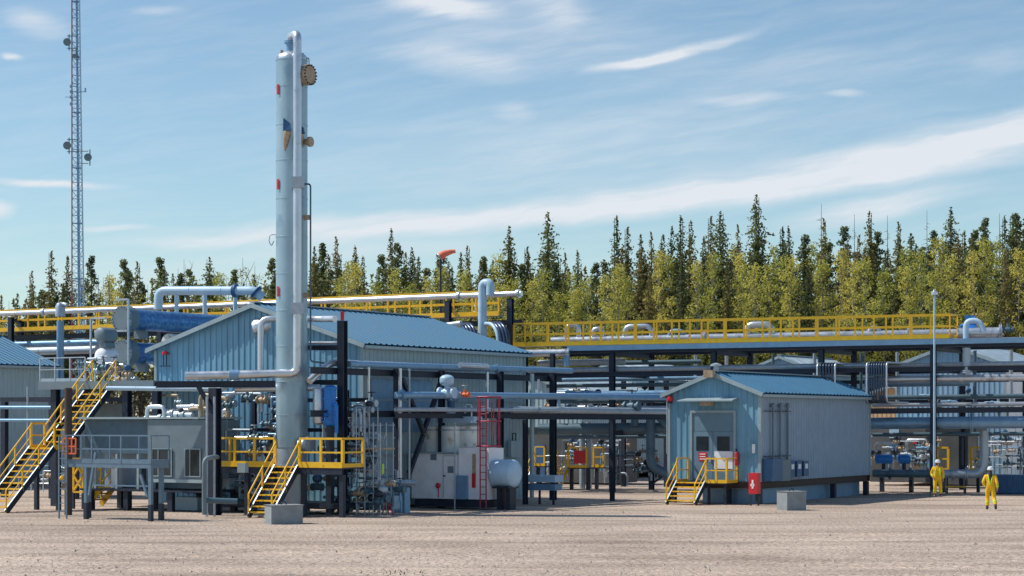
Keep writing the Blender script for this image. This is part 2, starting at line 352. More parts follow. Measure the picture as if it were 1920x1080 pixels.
# ------------------------------------------------------------------ buildings
def corr(mb, A, B, n, bot, top, pitch=.3, d=.035):
    """ribbed sheet from A to B; bot/top give z (or points) along the way; n is the outward direction"""
    A = Vector(A); B = Vector(B); L_ = (B - A).length; k = max(1, round(L_ / pitch)); prof = []
    for i in range(k):
        for fr, o in ((0, 0), (.58, 0), (.66, d), (.92, d)): prof.append(((i + fr) / k, o))
    prof.append((1, 0)); n0 = len(mb.v)
    for t, o in prof:
        a = bot(t); b = top(t); mb.v.append(a + n * o); mb.v.append(b + n * o)
    for i in range(len(prof) - 1): mb.f.append((n0 + 2 * i, n0 + 2 * i + 2, n0 + 2 * i + 3, n0 + 2 * i + 1)); mb.sm.append(False)
def building(F, w, L_, zb, ze, zr, label, name='metal_building', ms='siding', mr='roof', over=.25, side=None, group=None):
    """gable wall from u=-w to 0 at v=0, long wall at u=0 running away"""
    r = thing(name, label, 'building', F.p(-w / 2, L_ / 2, 0), -TH, group)
    c = MB()
    pr = [(-w + .03, zb), (-.03, zb), (-.03, ze - .02), (-w / 2, zr - .03), (-w + .03, ze - .02)]
    a = [F.p(u, .03, z) for u, z in pr]; b = [F.p(u, L_ - .03, z) for u, z in pr]; n = len(c.v); c.v += a + b
    c.f += [(0, 1, 2, 3, 4), (9, 8, 7, 6, 5)] + [(i, 5 + i, 5 + (i + 1) % 5, (i + 1) % 5) for i in range(5)]; c.sm += [False] * 7
    tz = lambda u: ze + (zr - ze) * (1 - abs(u + w / 2) / (w / 2))
    c.build('wall_core', M[side or ms], r)
    gm = MB()
    corr(gm, F.p(-w, 0, 0), F.p(0, 0, 0), -V, lambda t: F.p(-w + t * w, 0, zb), lambda t: F.p(-w + t * w, 0, tz(-w + t * w))); gm.build('gable_wall', M[ms], r)
    gm = MB()
    corr(gm, F.p(-w, 0, 0), F.p(0, 0, 0), V, lambda t: F.p(-w + t * w, L_, zb), lambda t: F.p(-w + t * w, L_, tz(-w + t * w))); gm.build('gable_wall', M[ms], r)
    sm_ = MB(); corr(sm_, F.p(0, 0, 0), F.p(0, L_, 0), U, lambda t: F.p(0, t * L_, zb), lambda t: F.p(0, t * L_, ze)); sm_.build('side_wall', M[side or ms], r)
    sm_ = MB(); corr(sm_, F.p(0, 0, 0), F.p(0, L_, 0), -U, lambda t: F.p(-w, t * L_, zb), lambda t: F.p(-w, t * L_, ze)); sm_.build('side_wall', M[side or ms], r)
    rf = MB(); sl = (zr - ze) / (w / 2); lo = -over * sl
    for sg in (1, -1):
        eu = 0 + over if sg > 0 else -w - over
        nn = Vector((0, 0, 1)) * .9 + U * sg * .3
        for dz, dd in ((.06, .045), (.0, .0)):
            corr(rf, F.p(0, -over, 0), F.p(0, L_ + over, 0), nn, lambda t: F.p(eu, -over + t * (L_ + 2 * over), ze + lo + dz), lambda t: F.p(-w / 2, -over + t * (L_ + 2 * over), zr + dz), pitch=.42, d=dd)
    R_ = rf.build('roof', M[mr], r)
    tr = MB()
    for sg in (1, -1):
        eu = over if sg > 0 else -w - over
        for vv in (-over - .03, L_ + over + .03): tr.beam(F.p(eu, vv, ze + lo - .03), F.p(-w / 2, vv, zr - .03), .05, .18)
        tr.beam(F.p(eu + sg * .05, -over, ze + lo - .07), F.p(eu + sg * .05, L_ + over, ze + lo - .07), .10, .12)
    for uu in (-w, 0):
        for vv in (0, L_): tr.box(F.p(uu, vv, (zb + ze) / 2 - .06), U * .07, V * .07, Zv * ((ze - zb) / 2 - .06))
    tr.build('trim', M['trim'], R_)
    rc = MB(); rc.beam(F.p(-w / 2, -over, zr + .12), F.p(-w / 2, L_ + over, zr + .12), .34, .05); rc.build('ridge_cap', M['trim'], R_)
    return r
def lamp_on(F, u, z, label, v=-.1, thingy=None):
    r = thing('beacon_light', label, 'beacon light', F.p(u, v, z)); MB().lathe(F.p(u, v, z), Zv, [(0, 0), (.09, 0), (.09, .1), (0, .14)], 10).build('base', M['dark'], r)
    MB().lathe(F.p(u, v, z + .11), Zv, [(0, 0), (.13, 0), (.15, .08), (.12, .2), (0, .25)], 12).build('dome', M['red'], r)
    return r
def box_thing(name, label, cat, F, u0, u1, v0, v1, z0, z1, m, group=None):
    o = MB().fb(F, u0, u1, v0, v1, z0, z1).build(name, M[m]); return tag(o, label, cat, group)

# the control building on the right
FS = Frame(1425, 88.9); wS = 4.41; LS = 13.5
bS = building(FS, wS, LS, 1.0, 4.94, 5.78, 'small blue gabled building with double doors, raised on a dark skid', 'skid_building', side='greywall')
sk = MB(); sk.ibeam(FS.p(-wS - .05, .0, .84), FS.p(.05, .0, .84), .2, .31)
for uu in (-.12, -wS + .12): sk.ibeam(FS.p(uu, .11, .84), FS.p(uu, LS, .84), .22, .31)
sk.ibeam(FS.p(-wS, LS + .11, .84), FS.p(0, LS + .11, .84), .2, .31); sk.build('base_frame', M['brown'], bS)
for uu, vv in ((-wS + .15, .12), (-1.55, .05), (-.1, .12), (-.1, FS.v(1566)), (-.1, LS - .2), (-wS + .15, LS - .2), (-wS + .15, 6)):
    MB().box(FS.p(uu, vv, .34), U * .12, V * .12, Zv * .34).build('pile', M['dark'], bS)
k = MB(); k.fb(FS, -3.0, -.35, .5, .56, 0, .66); k.fb(FS, -.42, -.36, .58, LS - .4, 0, .66); k.build('skirt_panel', M['bluepipe'], bS)
ua, ub = FS.u(1299), FS.u(1377)
d = MB(); zt = FS.z(774, ua, 0)
for x0, x1, z0, z1 in ((ua - .1, ua, 1.02, zt), (ub, ub + .1, 1.02, zt), (ua - .1, ub + .1, zt, zt + .1)): d.fb(FS, x0, x1, -.10, 0, z0, z1)
dfr = d.build('door_frame', M['trim'], bS)
MB().fb(FS, ua, ub, -.05, -.01, 3.22, zt).build('transom_panel', M['door'], bS)
um = (ua + ub) / 2
for a, b in ((ua, um - .01), (um + .01, ub)):
    dd = MB().fb(FS, a, b, -.06, -.01, 1.02, 3.2).build('door', M['door'], bS)
    cx = (a + b) / 2
    MB().fb(FS, cx - .3, cx + .3, -.075, -.062, 2.35, 2.98).build('window', M['glass'], dd)
    kb = MB(); kb.fb(FS, um - .14 if b < ub else um + .08, um - .09 if b < ub else um + .13, -.12, -.062, 1.85, 2.1); kb.build('handle', M['silver'], dd)
k = MB(); k.poly([FS.p(ua + .32, -.08, 1.88), FS.p(ua + .72, -.08, 1.88), FS.p(ua + .72, -.08, 2.28), FS.p(ua + .32, -.08, 2.28)])
s1 = k.build('warning_sign', M['red'], bS); k = MB()
for i in range(3): k.fb(FS, ua + .38, ua + .66, -.09, -.082, 1.95 + .11 * i, 1.99 + .11 * i)
k.build('lettering', M['white'], s1)
MB().fb(FS, um + .08, ub - .05, -.09, -.065, 1.55, 2.32).build('notice_board', M['white'], bS)
k = MB(); zc = FS.z(752, -2, 0); k.hexa([FS.p(ua - .35, -.9, zc - .02), FS.p(ub + .3, -.9, zc - .02), FS.p(ub + .15, 0, zc + .08), FS.p(ua - .15, 0, zc + .08), FS.p(ua - .35, -.9, zc + .03), FS.p(ub + .3, -.9, zc + .03), FS.p(ub + .15, 0, zc + .16), FS.p(ua - .15, 0, zc + .16)]); cn = k.build('canopy', M['trim'], bS)
k = MB(); k.box(FS.p(um - .1, -.5, zc - .12), U * .28, V * .12, Zv * .09); k.build('light_fixture', M['tan'], cn)
k = MB(); k.box(FS.p(-wS / 2, -.5, 5.75), U * .22, V * .15, Zv * .16); k.build('gable_floodlight', M['tan'], bS)
k = MB(); k.tube([FS.p(-wS / 2, .2, 5.8), FS.p(-wS / 2, .2, 6.15)], .12, 10); k.lathe(FS.p(-wS / 2, .2, 6.1), Zv, [(.25, 0), (.25, .08), (0, .16)], 12); k.build('roof_vent', M['galv'], bS)
k = MB(); k.tube([FS.p(-wS - .05, -.15, 2.2), FS.p(-wS - .05, -.15, 4.6)], .03, 6); k.build('conduit', M['galv'], bS)
lamp_on(FS, -wS + .12, 4.45, 'red beacon light on the left corner of the small blue gabled building', -.18)
for i, px in enumerate((1443, 1457, 1471)):
    vv = FS.v(px); k = MB(); k.tube([FS.p(.16, vv, 1.6), FS.p(.16, vv, 4.3)], .055, 8); k.lathe(FS.p(.16, vv, 4.28), Zv, [(0, 0), (.1, 0), (.1, .14), (0, .2)], 10); k.build('vent_stack', M['cabinet'], bS)
k = MB(); k.beam(FS.p(.16, FS.v(1428), 4.1), FS.p(.16, FS.v(1476), 4.1), .05); k.beam(FS.p(.16, FS.v(1428), 2.1), FS.p(.16, FS.v(1476), 2.1), .05); k.build('stack_bracket', M['dark'], bS)
k = MB(); k.fb(FS, .06, .55, FS.v(1427), FS.v(1446), 1.02, 2.0); k.build('electrical_cabinet', M['dkblue'], bS)
k = MB(); k.fb(FS, .06, .50, FS.v(1447), FS.v(1463), 1.0, 1.95); k.build('electrical_cabinet', M['cabinet'], bS)
for px in (1466, 1479, 1492):
    k = MB(); k.fb(FS, .06, .40, FS.v(px), FS.v(px + 9), 1.15, 1.85); e = k.build('electrical_box', M['dkblue'], bS); MB().fb(FS, .405, .42, FS.v(px + 2), FS.v(px + 7), 1.5, 1.72).build('label_plate', M['white'], e)
k = MB(); k.poly([FS.p(FS.u(1411), -.06, 2.25), FS.p(FS.u(1417), -.06, 2.25), FS.p(FS.u(1417), -.06, 2.65), FS.p(FS.u(1411), -.06, 2.65)]); k.build('notice_plate', M['white'], bS)
ex = thing('fire_extinguisher', 'small red fire extinguisher on the gable wall right of the double doors', 'fire extinguisher', FS.p(FS.u(1384), -.16, 1.75)); ep = FS.p(FS.u(1384), -.16, 1.75)
MB().vessel(ep, ep + Zv * .5, .09, .6, 12).build('cylinder', M['red'], ex); MB().tube([ep + Zv * .55, ep + Zv * .68, ep + Zv * .66 - V * .1], .025, 6).build('nozzle', M['black'], ex)
FR = Frame(1414, 87.6)
rb = thing('hose_cabinet', 'red fire hose cabinet standing by the skid at the building corner', 'cabinet', FR.o); MB().fb(FR, -.17, .22, -.2, .2, .52, 1.42).build('body', M['red'], rb)
k = MB(); k.fb(FR, -.02, .06, -.215, -.202, .75, 1.12); k.fb(FR, -.08, .10, -.215, -.202, .85, .95); k.build('emblem', M['white'], rb)
for uu in (-.15, .2): MB().fb(FR, uu - .03, uu + .03, -.03, .03, 0, .449).build('leg', M['dark'], rb)

def rail_run(root, P, Q, h, m='yellow', posts=None, toe=True, name='guard_rail', r=.025, mid=1, topw=None, pw=None):
    P = Vector(P); Q = Vector(Q); L_ = (Q - P).length; n = posts or max(1, round(L_ / 1.4)); k = MB(); tw = topw or r * 2.2
    k.beam(P + Zv * (h - tw / 2), Q + Zv * (h - tw / 2), tw, tw)
    for i in range(mid): k.beam(P + Zv * h * (i + 1) / (mid + 1), Q + Zv * h * (i + 1) / (mid + 1), r * 1.7, r * 1.7)
    if toe: k.beam(P + Zv * .07, Q + Zv * .07, .02, .15)
    g_ = k.build(name, M[m], root); w_ = pw or r * 1.3
    for i in range(n + 1):
        p = P + (Q - P) * i / n; MB().box(p + Zv * (h - tw) / 2, (Q - P).normalized() * w_, (Q - P).normalized().cross(Zv) * w_ * .8, Zv * (h - tw - .01) / 2).build('post', M[m], g_)
    return g_
def stair(root, foot, wdir, w, run, rise, n, m='yellow', ms='silver', h=.95, rails=(0, 1), posts=2, flip=0):
    foot = Vector(foot); w_ = Vector(wdir) * w; run = Vector(run)
    for s_ in (0, 1):
        a = foot + w_ * s_; sg_ = MB().beam(a + Zv * .02, a + run + Zv * rise, .05, .22).build('stringer', M['dark' if ms != 'yellow' else ms], root); dn = (run + Zv * rise).normalized().cross(Vector(wdir)).normalized(); dn = dn if dn.z > 0 else -dn; MB().beam(a + Zv * .02 + dn * .125, a + run + Zv * rise + dn * .125, .055, .02).build('lit_top_edge', M['galv'], sg_)  # pale strip paints the sunlit line along the dark stringer
    for i in range(n):
        t = (i + .75) / n; c = foot + run * t + w_ / 2 + Zv * (rise * (i + 1) / n)
        MB().box(c, Vector(wdir) * (w / 2 - .03), run.normalized() * .12, Zv * .025).build('tread', M[m], root)
    for s_ in rails:
        a = foot + w_ * s_; k = MB(); k.tube([a + Zv * .9, a + run + Zv * (rise + h)], .032, 8); k.tube([a + Zv * .48, a + run + Zv * (rise + h * .5)], .022, 6)
        hr = k.build('handrail', M[m], root)
        for i in range(posts + 1): t = i / posts; p = a + run * t + Zv * rise * t; MB().beam(p, p + Zv * (.9 + (h - .9) * t), .05).build('post', M[m], hr)
    return root
# entrance stair of the small building
FE = Frame(1290, 91.0)
es = thing('entrance_stairs', 'short yellow steel stairs and landing before the double doors', 'stairs', FS.p(-2.6, -1.6, 0), -TH)
u0, u1 = FS.u(1292), FS.u(1392) - .2
MB().fb(FS, u0, u1, -1.25, -.02, .90, .97).build('landing', M['dark'], es)
rail_run(es, FS.p(u0, -1.25, .95), FS.p(u0, -.12, .95), 1.1, posts=1, r=.03)
ux = FS.u(1346)
rail_run(es, FS.p(ux, -1.25, .95), FS.p(u1, -1.25, .95), 1.1, posts=2, r=.03); rail_run(es, FS.p(u1, -1.2, .95), FS.p(u1, -.12, .95), 1.1, posts=1, r=.03)
stair(es, FS.p(u0 + .02, -2.35, 0), U, ux - u0 - .04, V * 1.1, .95, 5, posts=1)
for uu in (ux + .1, u1 - .1): MB().fb(FS, uu - .05, uu + .05, -1.2, -1.1, 0, .899).build('leg', M['dark'], es)

# the big compressor building in the middle
FB = Frame(680, 83.05); wB = 10.94; LB = 13.15
bB = building(FB, wB, LB, .1, 6.86, 8.57, 'large blue ribbed-metal building with wide low gable, behind the tall column', 'compressor_building', over=.3, side='siding2')
k = MB(); k.fb(FB, .05, .09, .5, 5.2, 3.2, 5.4); k.build('louvre_panel', M['bluepipe'], bB)
for zz in (2.2, 4.5): MB().fb(FB, .045, .10, 0, LB, zz, zz + .07).build('girt_trim', M['trim'], bB)
k = MB()
pw = FB.p(FB.u(492), -.05, FB.z(612, FB.u(492), 0)); hx = (-V * .55 - U * .8 - Zv * .25).normalized(); k.lathe(pw + V * .2, hx, [(0, -.45), (.40, -.45), (.40, .35), (.30, .5)], 20); fan = k.build('exhaust_hood', M['silver'], bB)
k = MB(); k.lathe(pw + V * .2 + hx * .48, hx, [(0, 0), (.29, 0), (.29, .01), (0, .012)], 20); k.build('opening', M['brown'], fan)
rl = thing('beacon_light', 'red beacon on a bracket at the left end of the large blue gable', 'beacon light', FB.p(FB.u(315), -.2, 5.9)); q = FB.p(FB.u(315), -.2, FB.z(665, FB.u(315)))
MB().lathe(q, Zv, [(0, 0), (.15, 0), (.15, .1), (0, .16)], 12).build('dome', M['red'], rl); k = MB(); k.beam(q - Zv * .5 - U * .08, q - U * .08, .03); k.beam(q - Zv * .5 + U * .08, q + U * .08, .03); k.beam(q - Zv * .5 - U * .3, q - Zv * .5 + U * .3, .04); k.build('bracket', M['dark'], rl)

# other buildings, further back
FL = Frame(-360, 101); building(FL, 9, 17.5, .2, 6.86, 8.6, 'blue roofed building cut off by the left edge of the picture', 'metal_building', side='siding2')
FM = Frame(1090, 124); bm = building(FM, 9, 15, .4, 5.1, 7.0, 'teal sided building with pale ribbed roof behind the middle pipe rack', 'metal_building', ms='siding2', mr='roofw')
F2 = Frame(1540, 138); building(F2, 6.0, 9, .2, 7.0, 8.1, 'pale blue gable showing over the roof of the small raised building', 'metal_building', ms='siding3', mr='roofw')
F3 = Frame(1884, 114); b3 = building(F3, 6.3, 10, .3, 6.9, 8.0, 'pale blue gabled building behind the rack at the right edge', 'metal_building', ms='siding3', side='white', mr='roofw')
F4 = Frame(1738, 126); b4 = building(F4, 4.4, 6, .2, 5.2, 5.9, 'tan walled shed seen between the pipe racks on the right', 'shed', ms='tanwall', side='tanwall')
k = MB(); k.fb(F4, -2.2, -1.9, -.09, -.04, 4.6, 4.9); k.fb(F4, -1.2, -.9, -.09, -.04, 4.6, 4.9); k.build('vent', M['black'], b4)
F5 = Frame(1240, 134); building(F5, 7, 8, .2, 6.4, 7.6, 'small white roofed building behind the elevated walkway', 'metal_building', ms='siding2', mr='roofw')

# ------------------------------------------------------------------ pipes
def pipe(pts, r, m, label, name='process_pipe', cat='pipe', group=None, flanges=(), bend=None, rings=0, seg=12, fm=None):
    pts = [Vector(p) for p in pts]; k = MB(); k.tube(pts, r, seg, bend if bend is not None else r * 3)
    if rings:
        for a, b in zip(pts, pts[1:]):
            l = (b - a).length; d = (b - a).normalized(); n = int(l / rings)
            for i in range(1, n): k.lathe(a + d * (i * l / n), d, [(r, -.02), (r * 1.035 + .003, -.02), (r * 1.035 + .003, .02), (r, .02)], seg)
    o = tag(k.build(name, M[m]), label, cat, group)
    for s_, t in flanges:
        a, b = pts[s_], pts[s_ + 1]; d = (b - a).normalized(); c = a + (b - a) * t
        MB().lathe(c, d, [(r, -.07), (r * 1.55, -.07), (r * 1.55, -.012), (r * 1.2, -.011), (r * 1.2, .011), (r * 1.55, .012), (r * 1.55, .07), (r, .07)], max(12, seg)).build('flange', M[fm or m], o)
    return o
_vp = {}
def valve(p, ax, s=1., m='galv', label='', group=None, wheel='dark', act=False):
    key = (m, wheel, act)
    a = Vector(ax).normalized(); rz = math.atan2(a.y, a.x)
    if key in _vp:
        c = copy_tree(_vp[key], p, None, (s, s, s), rz); tag(c, label, 'valve', group); return c
    o = thing('valve', label, 'valve', (0, 0, 0), 0, group); X = Vector((1, 0, 0))
    k = MB(); k.lathe(-X * .25, X, [(0, 0), (.16, 0), (.16, .05), (.09, .06), (.09, .15), (.13, .18), (.13, .32), (.09, .35), (.09, .44), (.16, .45), (.16, .5), (0, .5)], 14); k.tube([Vector((0, 0, .1)), Vector((0, 0, .26))], .075, 10); k.build('body', M[m], o)
    if act:
        k = MB(); k.vessel(Vector((0, 0, .3)), Vector((0, 0, .38)), .2, .6, 16); k.tube([Vector((0, 0, .2)), Vector((0, 0, .34))], .04, 8); k.build('actuator', M[wheel], o)
    else:
        k = MB(); k.tube([Vector((0, 0, .25)), Vector((0, 0, .5))], .02, 6)
        ring = [Vector((.15 * math.cos(i * math.pi / 6), .15 * math.sin(i * math.pi / 6), .47)) for i in range(13)]; k.tube(ring, .02, 6, cap=False)
        for i in range(3): an = i * math.pi / 3; k.tube([Vector((.15 * math.cos(an), .15 * math.sin(an), .47)), Vector((-.15 * math.cos(an), -.15 * math.sin(an), .47))], .012, 5)
        k.build('handwheel', M[wheel], o)
    o.location = p; o.rotation_euler = (0, 0, rz); o.scale = (s, s, s); _vp[key] = o; return o
def tangle(n, F, ur, vr, zr, where, group, ms=('silver', 'galv', 'bluepipe', 'galv', 'cabinet'), rr=(.022, .07), seed=1, vp=.6):
    """a skid full of small pipework: each pipe and each valve is a thing of its own"""
    q = random.Random(seed)
    for i in range(n):
        u, v, z = q.uniform(*ur), q.uniform(*vr), q.uniform(*zr); r = q.uniform(*rr); l = q.uniform(.5, 1.8); kind = q.random()
        u2 = min(ur[1], u + l)
        if kind < .4: pts = [F.p(u, v, z), F.p(u2, v, z), F.p(u2, v, max(zr[0] - .3, z - q.uniform(.4, 1.2)))]
        elif kind < .6: pts = [F.p(u, v, max(.2, z - 1)), F.p(u, v, z), F.p(u2, v, z), F.p(u2, v, max(.2, z - .8))]
        elif kind < .8: pts = [F.p(u, v, zr[0] - .3), F.p(u, v, z)]
        else: pts = [F.p(u, v, z), F.p(u2, v, z)]
        pipe(pts, r, q.choice(ms), 'slim pipe in the pipework ' + where, group='slim process pipes ' + group, bend=r * 2.5, seg=10, flanges=((0, .5),))
        if q.random() < vp:
            valve(pts[-2] + (pts[-1] - pts[-2]) * .35 + Vector((0, -.06, 0)), U, q.uniform(.6, 1.0), q.choice(('galv', 'slate', 'tan')), 'small valve in the pipework ' + where, 'small valves ' + group, q.choice(('dark', 'dark', 'galv', 'dark', 'dkblue', 'brown')), q.random() < .35)

# ------------------------------------------------------------------ steel racks
def post(root, p, q, w=.2, m='dark'): MB().ibeam(p, q, w, w).build('post', M[m], root)
A0 = G(1148, 104); A1 = G(1750, 100); AD = (A1 - A0); AL = AD.length; AD.normalize(); AV = V * 4.5
def A(t, v, z): return A0 + AD * (AL * t) + AV * v + Zv * (z + .15 * t)       # t=0 at the first post, 1 at the last
def ta(px):
    lo, hi = -1.5, 2.5
    for _ in range(40):
        m_ = (lo + hi) / 2; q = A(m_, 0, 0)
        if 960 + FPX * q.x / q.y < px: lo = m_
        else: hi = m_
    return lo
rk = thing('pipe_rack', 'long dark steel rack carrying the yellow walkway across the right half', 'pipe rack', A(.5, .5, 0))
tends = (-.36, 0, .325, .66, 1.0, 1.36)
for t in tends[1:]:
    post(rk, A(t, 0, 0), A(t, 0, 7.3), .26); post(rk, A(t, 1, 0), A(t, 1, 7.3), .24)
    for z in (3.05, 4.05, 6.05, 7.1): MB().ibeam(A(t, .03, z), A(t, .97, z), .16, .25).build('cross_beam', M['dark'], rk)
for v in (0, 1):
    for z, hb_ in ((6.08, .22), (7.24, .16), (4.05, .24)): MB().ibeam(A(-.36, v, z) - Vector((0, .17, 0)), A(1.5, v, z) - Vector((0, .17, 0)), .18, hb_).build('beam', M['dark'], rk)
for a, b in ((0, .325),): MB().beam(A(a, 1, .3), A(b, 1, 3.9), .1).build('brace', M['dark'], rk)
for i, px in enumerate((1036, 985)):
    p = G(px, 103 + i); post(rk, p, p + Zv * 7.1, .22)
MB().beam(A(ta(1068), -.06, 7.42), A(1.42, -.06, 7.42), .12, .26).build('edge_channel', M['bluepipe'], rk)
# yellow walkway on top
wk = thing('walkway', 'long yellow railed walkway on top of the right hand pipe rack', 'walkway', A(.3, 0, 7.55))
tl, tr_ = ta(965), ta(1782)
MB().beam(A(tl, .1, 7.60), A(tr_, .1, 7.60), 1.1, .05).build('deck', M['galv'], wk)
MB().beam(A(tl, -.035, 7.68), A(tr_, -.035, 7.68), .05, .22).build('toe_board', M['yellow'], wk)
rail_run(wk, A(tl, -.02, 7.62), A(tr_, -.02, 7.62), 1.18, posts=24, toe=False, r=.034)
rail_run(wk, A(tl, .24, 7.62), A(tr_, .24, 7.62), 1.18, posts=19, toe=True, r=.032)
rail_run(wk, A(tr_, -.02, 7.62), A(tr_, .24, 7.62), 1.18, posts=1, toe=True, r=.03)
# pipes on that rack
def on_a(px0, px1, v, z, r, m, label, **k): return pipe([A(ta(px0), v, z), A(ta(px1), v, z)], r, m, label, **k)
on_a(1000, 1860, .42, 7.92, .20, 'silver', 'thick silver pipe running behind the yellow walkway rail', rings=1.2, flanges=((0, .35), (0, .8)))
on_a(1040, 1990, .62, 7.55, .14, 'silver', 'slimmer silver pipe behind the thick one on the top tier', rings=1.0)
on_a(985, 1640, .10, 6.33, .13, 'galv', 'grey pipe just above the second tier beam, middle of the rack', rings=1.5)
on_a(1500, 1990, .30, 6.33, .12, 'galv', 'grey pipe on the second tier at the right end of the rack', rings=1.5)
on_a(1640, 1990, .12, 5.62, .17, 'silver', 'bright silver pipe slung below the second tier at far right', rings=1.2, flanges=((0, .45),))
on_a(1600, 1800, .35, 5.45, .20, 'bluepipe', 'thick blue pipe behind the dark pipe loops on the right', rings=1.2)
on_a(1064, 1262, -.05, 5.05, .16, 'bluepipe', 'blue grey pipe reaching the small raised building from the left', rings=1.5, flanges=((0, .2),))
on_a(985, 1262, .15, 4.30, .13, 'galv', 'grey pipe lying on the third tier of the middle rack', rings=1.5)
on_a(985, 1242, .30, 3.28, .29, 'slate', 'fat slate duct across the middle below the third tier', rings=2.4, seg=20)
on_a(1600, 1990, .18, 3.42, .30, 'bluepipe', 'fat blue pipe across the right side at head height', rings=2.4, seg=20, flanges=((0, .55),))
on_a(1600, 1900, .6, 4.35, .10, 'silver', 'thin silver pipe on the third tier at far right')
on_a(985, 1075, -.10, 7.20, .20, 'silver', 'short bright silver pipe under the left end of the yellow walkway')
on_a(985, 1150, .3, 6.75, .16, 'galv', 'grey pipe behind the short bright one under the walkway')
pipe([A(ta(1070), -.1, 7.35), A(ta(1070), -.1, 6.5)], .17, 'bluepipe', 'short vertical blue pipe dropping from the left end of the walkway')
pipe([A(ta(1205), .2, 4.0), A(ta(1205), .2, 1.3), A(ta(1240), .2, .9)], .24, 'slate', 'fat slate downpipe bending right near the small building', bend=.9, seg=16, flanges=((0, .7),))
pipe([A(ta(1175), .2, 4.2), A(ta(1175), .2, 3.4)], .2, 'slate', 'stub of slate pipe hanging under the third tier')
pipe([A(ta(1215), .2, 4.1), A(ta(1238), .2, 3.35)], .22, 'slate', 'slanted slate pipe joining the fat duct')
for i, (px, hh, ww, m) in enumerate(((1030, 1.0, 22, 'silver'), (1080, .75, 16, 'silver'), (1140, .85, 50, 'silver'), (1225, .55, 26, 'bluepipe'), (1372, .8, 46, 'silver'), (1605, .5, 18, 'silver'))):
    a, b = ta(px), ta(px + ww); z0 = 7.75
    pipe([A(a, .42, z0), A(a, .42, z0 + hh), A(b, .42, z0 + hh), A(b, .42, z0)], .13 if i != 4 else .17, m, ('tall', 'narrow', 'long', 'low blue', 'wide humped', 'small')[i] + ' pipe loop rising behind the yellow walkway rail', 'pipe_loop', 'pipe loop', bend=.35)
for t in (ta(1240), ta(1300), ta(1390), ta(1470), ta(1560), ta(1630), ta(1700), ta(1780), ta(1850)):
    pipe([A(t, .9, 7.1), A(t, .9, 4.2)], .07 + .05 * R.random(), R.choice(('galv', 'slate', 'silver')), 'vertical drop pipe at the back of the right hand rack', group='drop pipes at the back of the rack')
LY = [(985, 1262, .5, 5.55, .10, 'slate', 'dark pipe between second and third tiers, middle of the rack'), (985, 1262, .7, 4.75, .12, 'slate', 'dark pipe just above the third tier, middle of the rack'), (985, 1300, .85, 5.9, .11, 'bluepipe', 'blue grey pipe under the second tier beam, middle of the rack'),
      (985, 1262, .75, 6.75, .12, 'slate', 'dark pipe above the second tier, left part of the rack'), (1600, 1990, .8, 4.75, .12, 'slate', 'dark pipe just above the third tier at right'), (985, 1250, .7, 2.85, .10, 'slate', 'thin dark pipe beneath the fat slate duct in the middle'),
      (1600, 1990, .6, 2.85, .10, 'slate', 'thin dark pipe beneath the fat blue pipe at right')]
for a_, b_, v, z, r_, m_, lab in LY: on_a(a_, b_, v, z, r_, m_, lab, rings=2)
bt = thing('pipe_rack', 'second dark steel rack standing behind the long walkway rack', 'pipe rack', A(.5, 2.2, 0))
for t in (-.25, -.1, .08, .24, .9, 1.1, 1.25, 1.4): post(bt, A(t, 2.2, 0), A(t, 2.2, 6.6), .22)
for z in (4.6, 5.7): MB().ibeam(A(-.36, 2.2, z) - Vector((0, .16, 0)), A(1.5, 2.2, z) - Vector((0, .16, 0)), .16, .2).build('beam', M['dark'], bt)
# blue motor and pipe ends at far right top
mt = thing('motor_pump', 'bright blue motor on the pipe end right of the walkway', 'motor', A(ta(1812), .3, 7.5)); p = A(ta(1800), .3, 8.05)
MB().vessel(p - AD * .35, p + AD * .35, .28, .3, 18).build('motor', M['blue'], mt); MB().box(p + Zv * .45 + AD * .1, AD * .22, V * .2, Zv * .25).build('junction_box', M['blue'], mt); MB().box(p - Zv * .42, AD * .4, V * .25, Zv * .13).build('base', M['tan'], mt)
pipe([A(ta(1785), .2, 7.85), A(ta(1868), .2, 7.85)], .27, 'silver', 'fat silver pipe end with flange at far right top', flanges=((0, .97),), rings=.8, seg=18)
pipe([A(ta(1812), -.02, 7.35), A(ta(1812), -.02, 8.42), A(ta(1837), -.02, 8.42), A(ta(1846), -.02, 7.9)], .14, 'bluewhite', 'pale blue bent pipe over the fat silver pipe end', bend=.5, seg=14)
valve(A(ta(1880), .2, 8.0), AD, 1.1, 'slate', 'dark valve on the end of the fat silver pipe at far right', wheel='dark')
pipe([A(ta(1812), 0, 7.1), A(ta(1812), 0, 5.8)], .2, 'galv', 'grey vertical pipe beneath the pale blue bend on the right', flanges=((0, .9),))
# pipe loop bundles
for (pa, pb, n, zt, zb_, nm) in ((1545, 1578, 7, 6.42, 5.0, 'left'), (1637, 1674, 9, 6.42, 4.45, 'right')):
    for i in range(n):
        t = ta(pa + (pb - pa) * i / (n - 1)); o = A(t, -.20, 0)
        pipe([A(t, .7, zt), A(t, -.20, zt), A(t, -.20, zb_), A(t, .5, zb_)], .05, 'silver' if i in (0, n - 1) else 'slatesh', 'thin bent pipe in the %s bundle of parallel pipe loops' % nm, 'pipe_loop', 'pipe loop', 'parallel pipe loops of the %s bundle' % nm, bend=.28, seg=8)

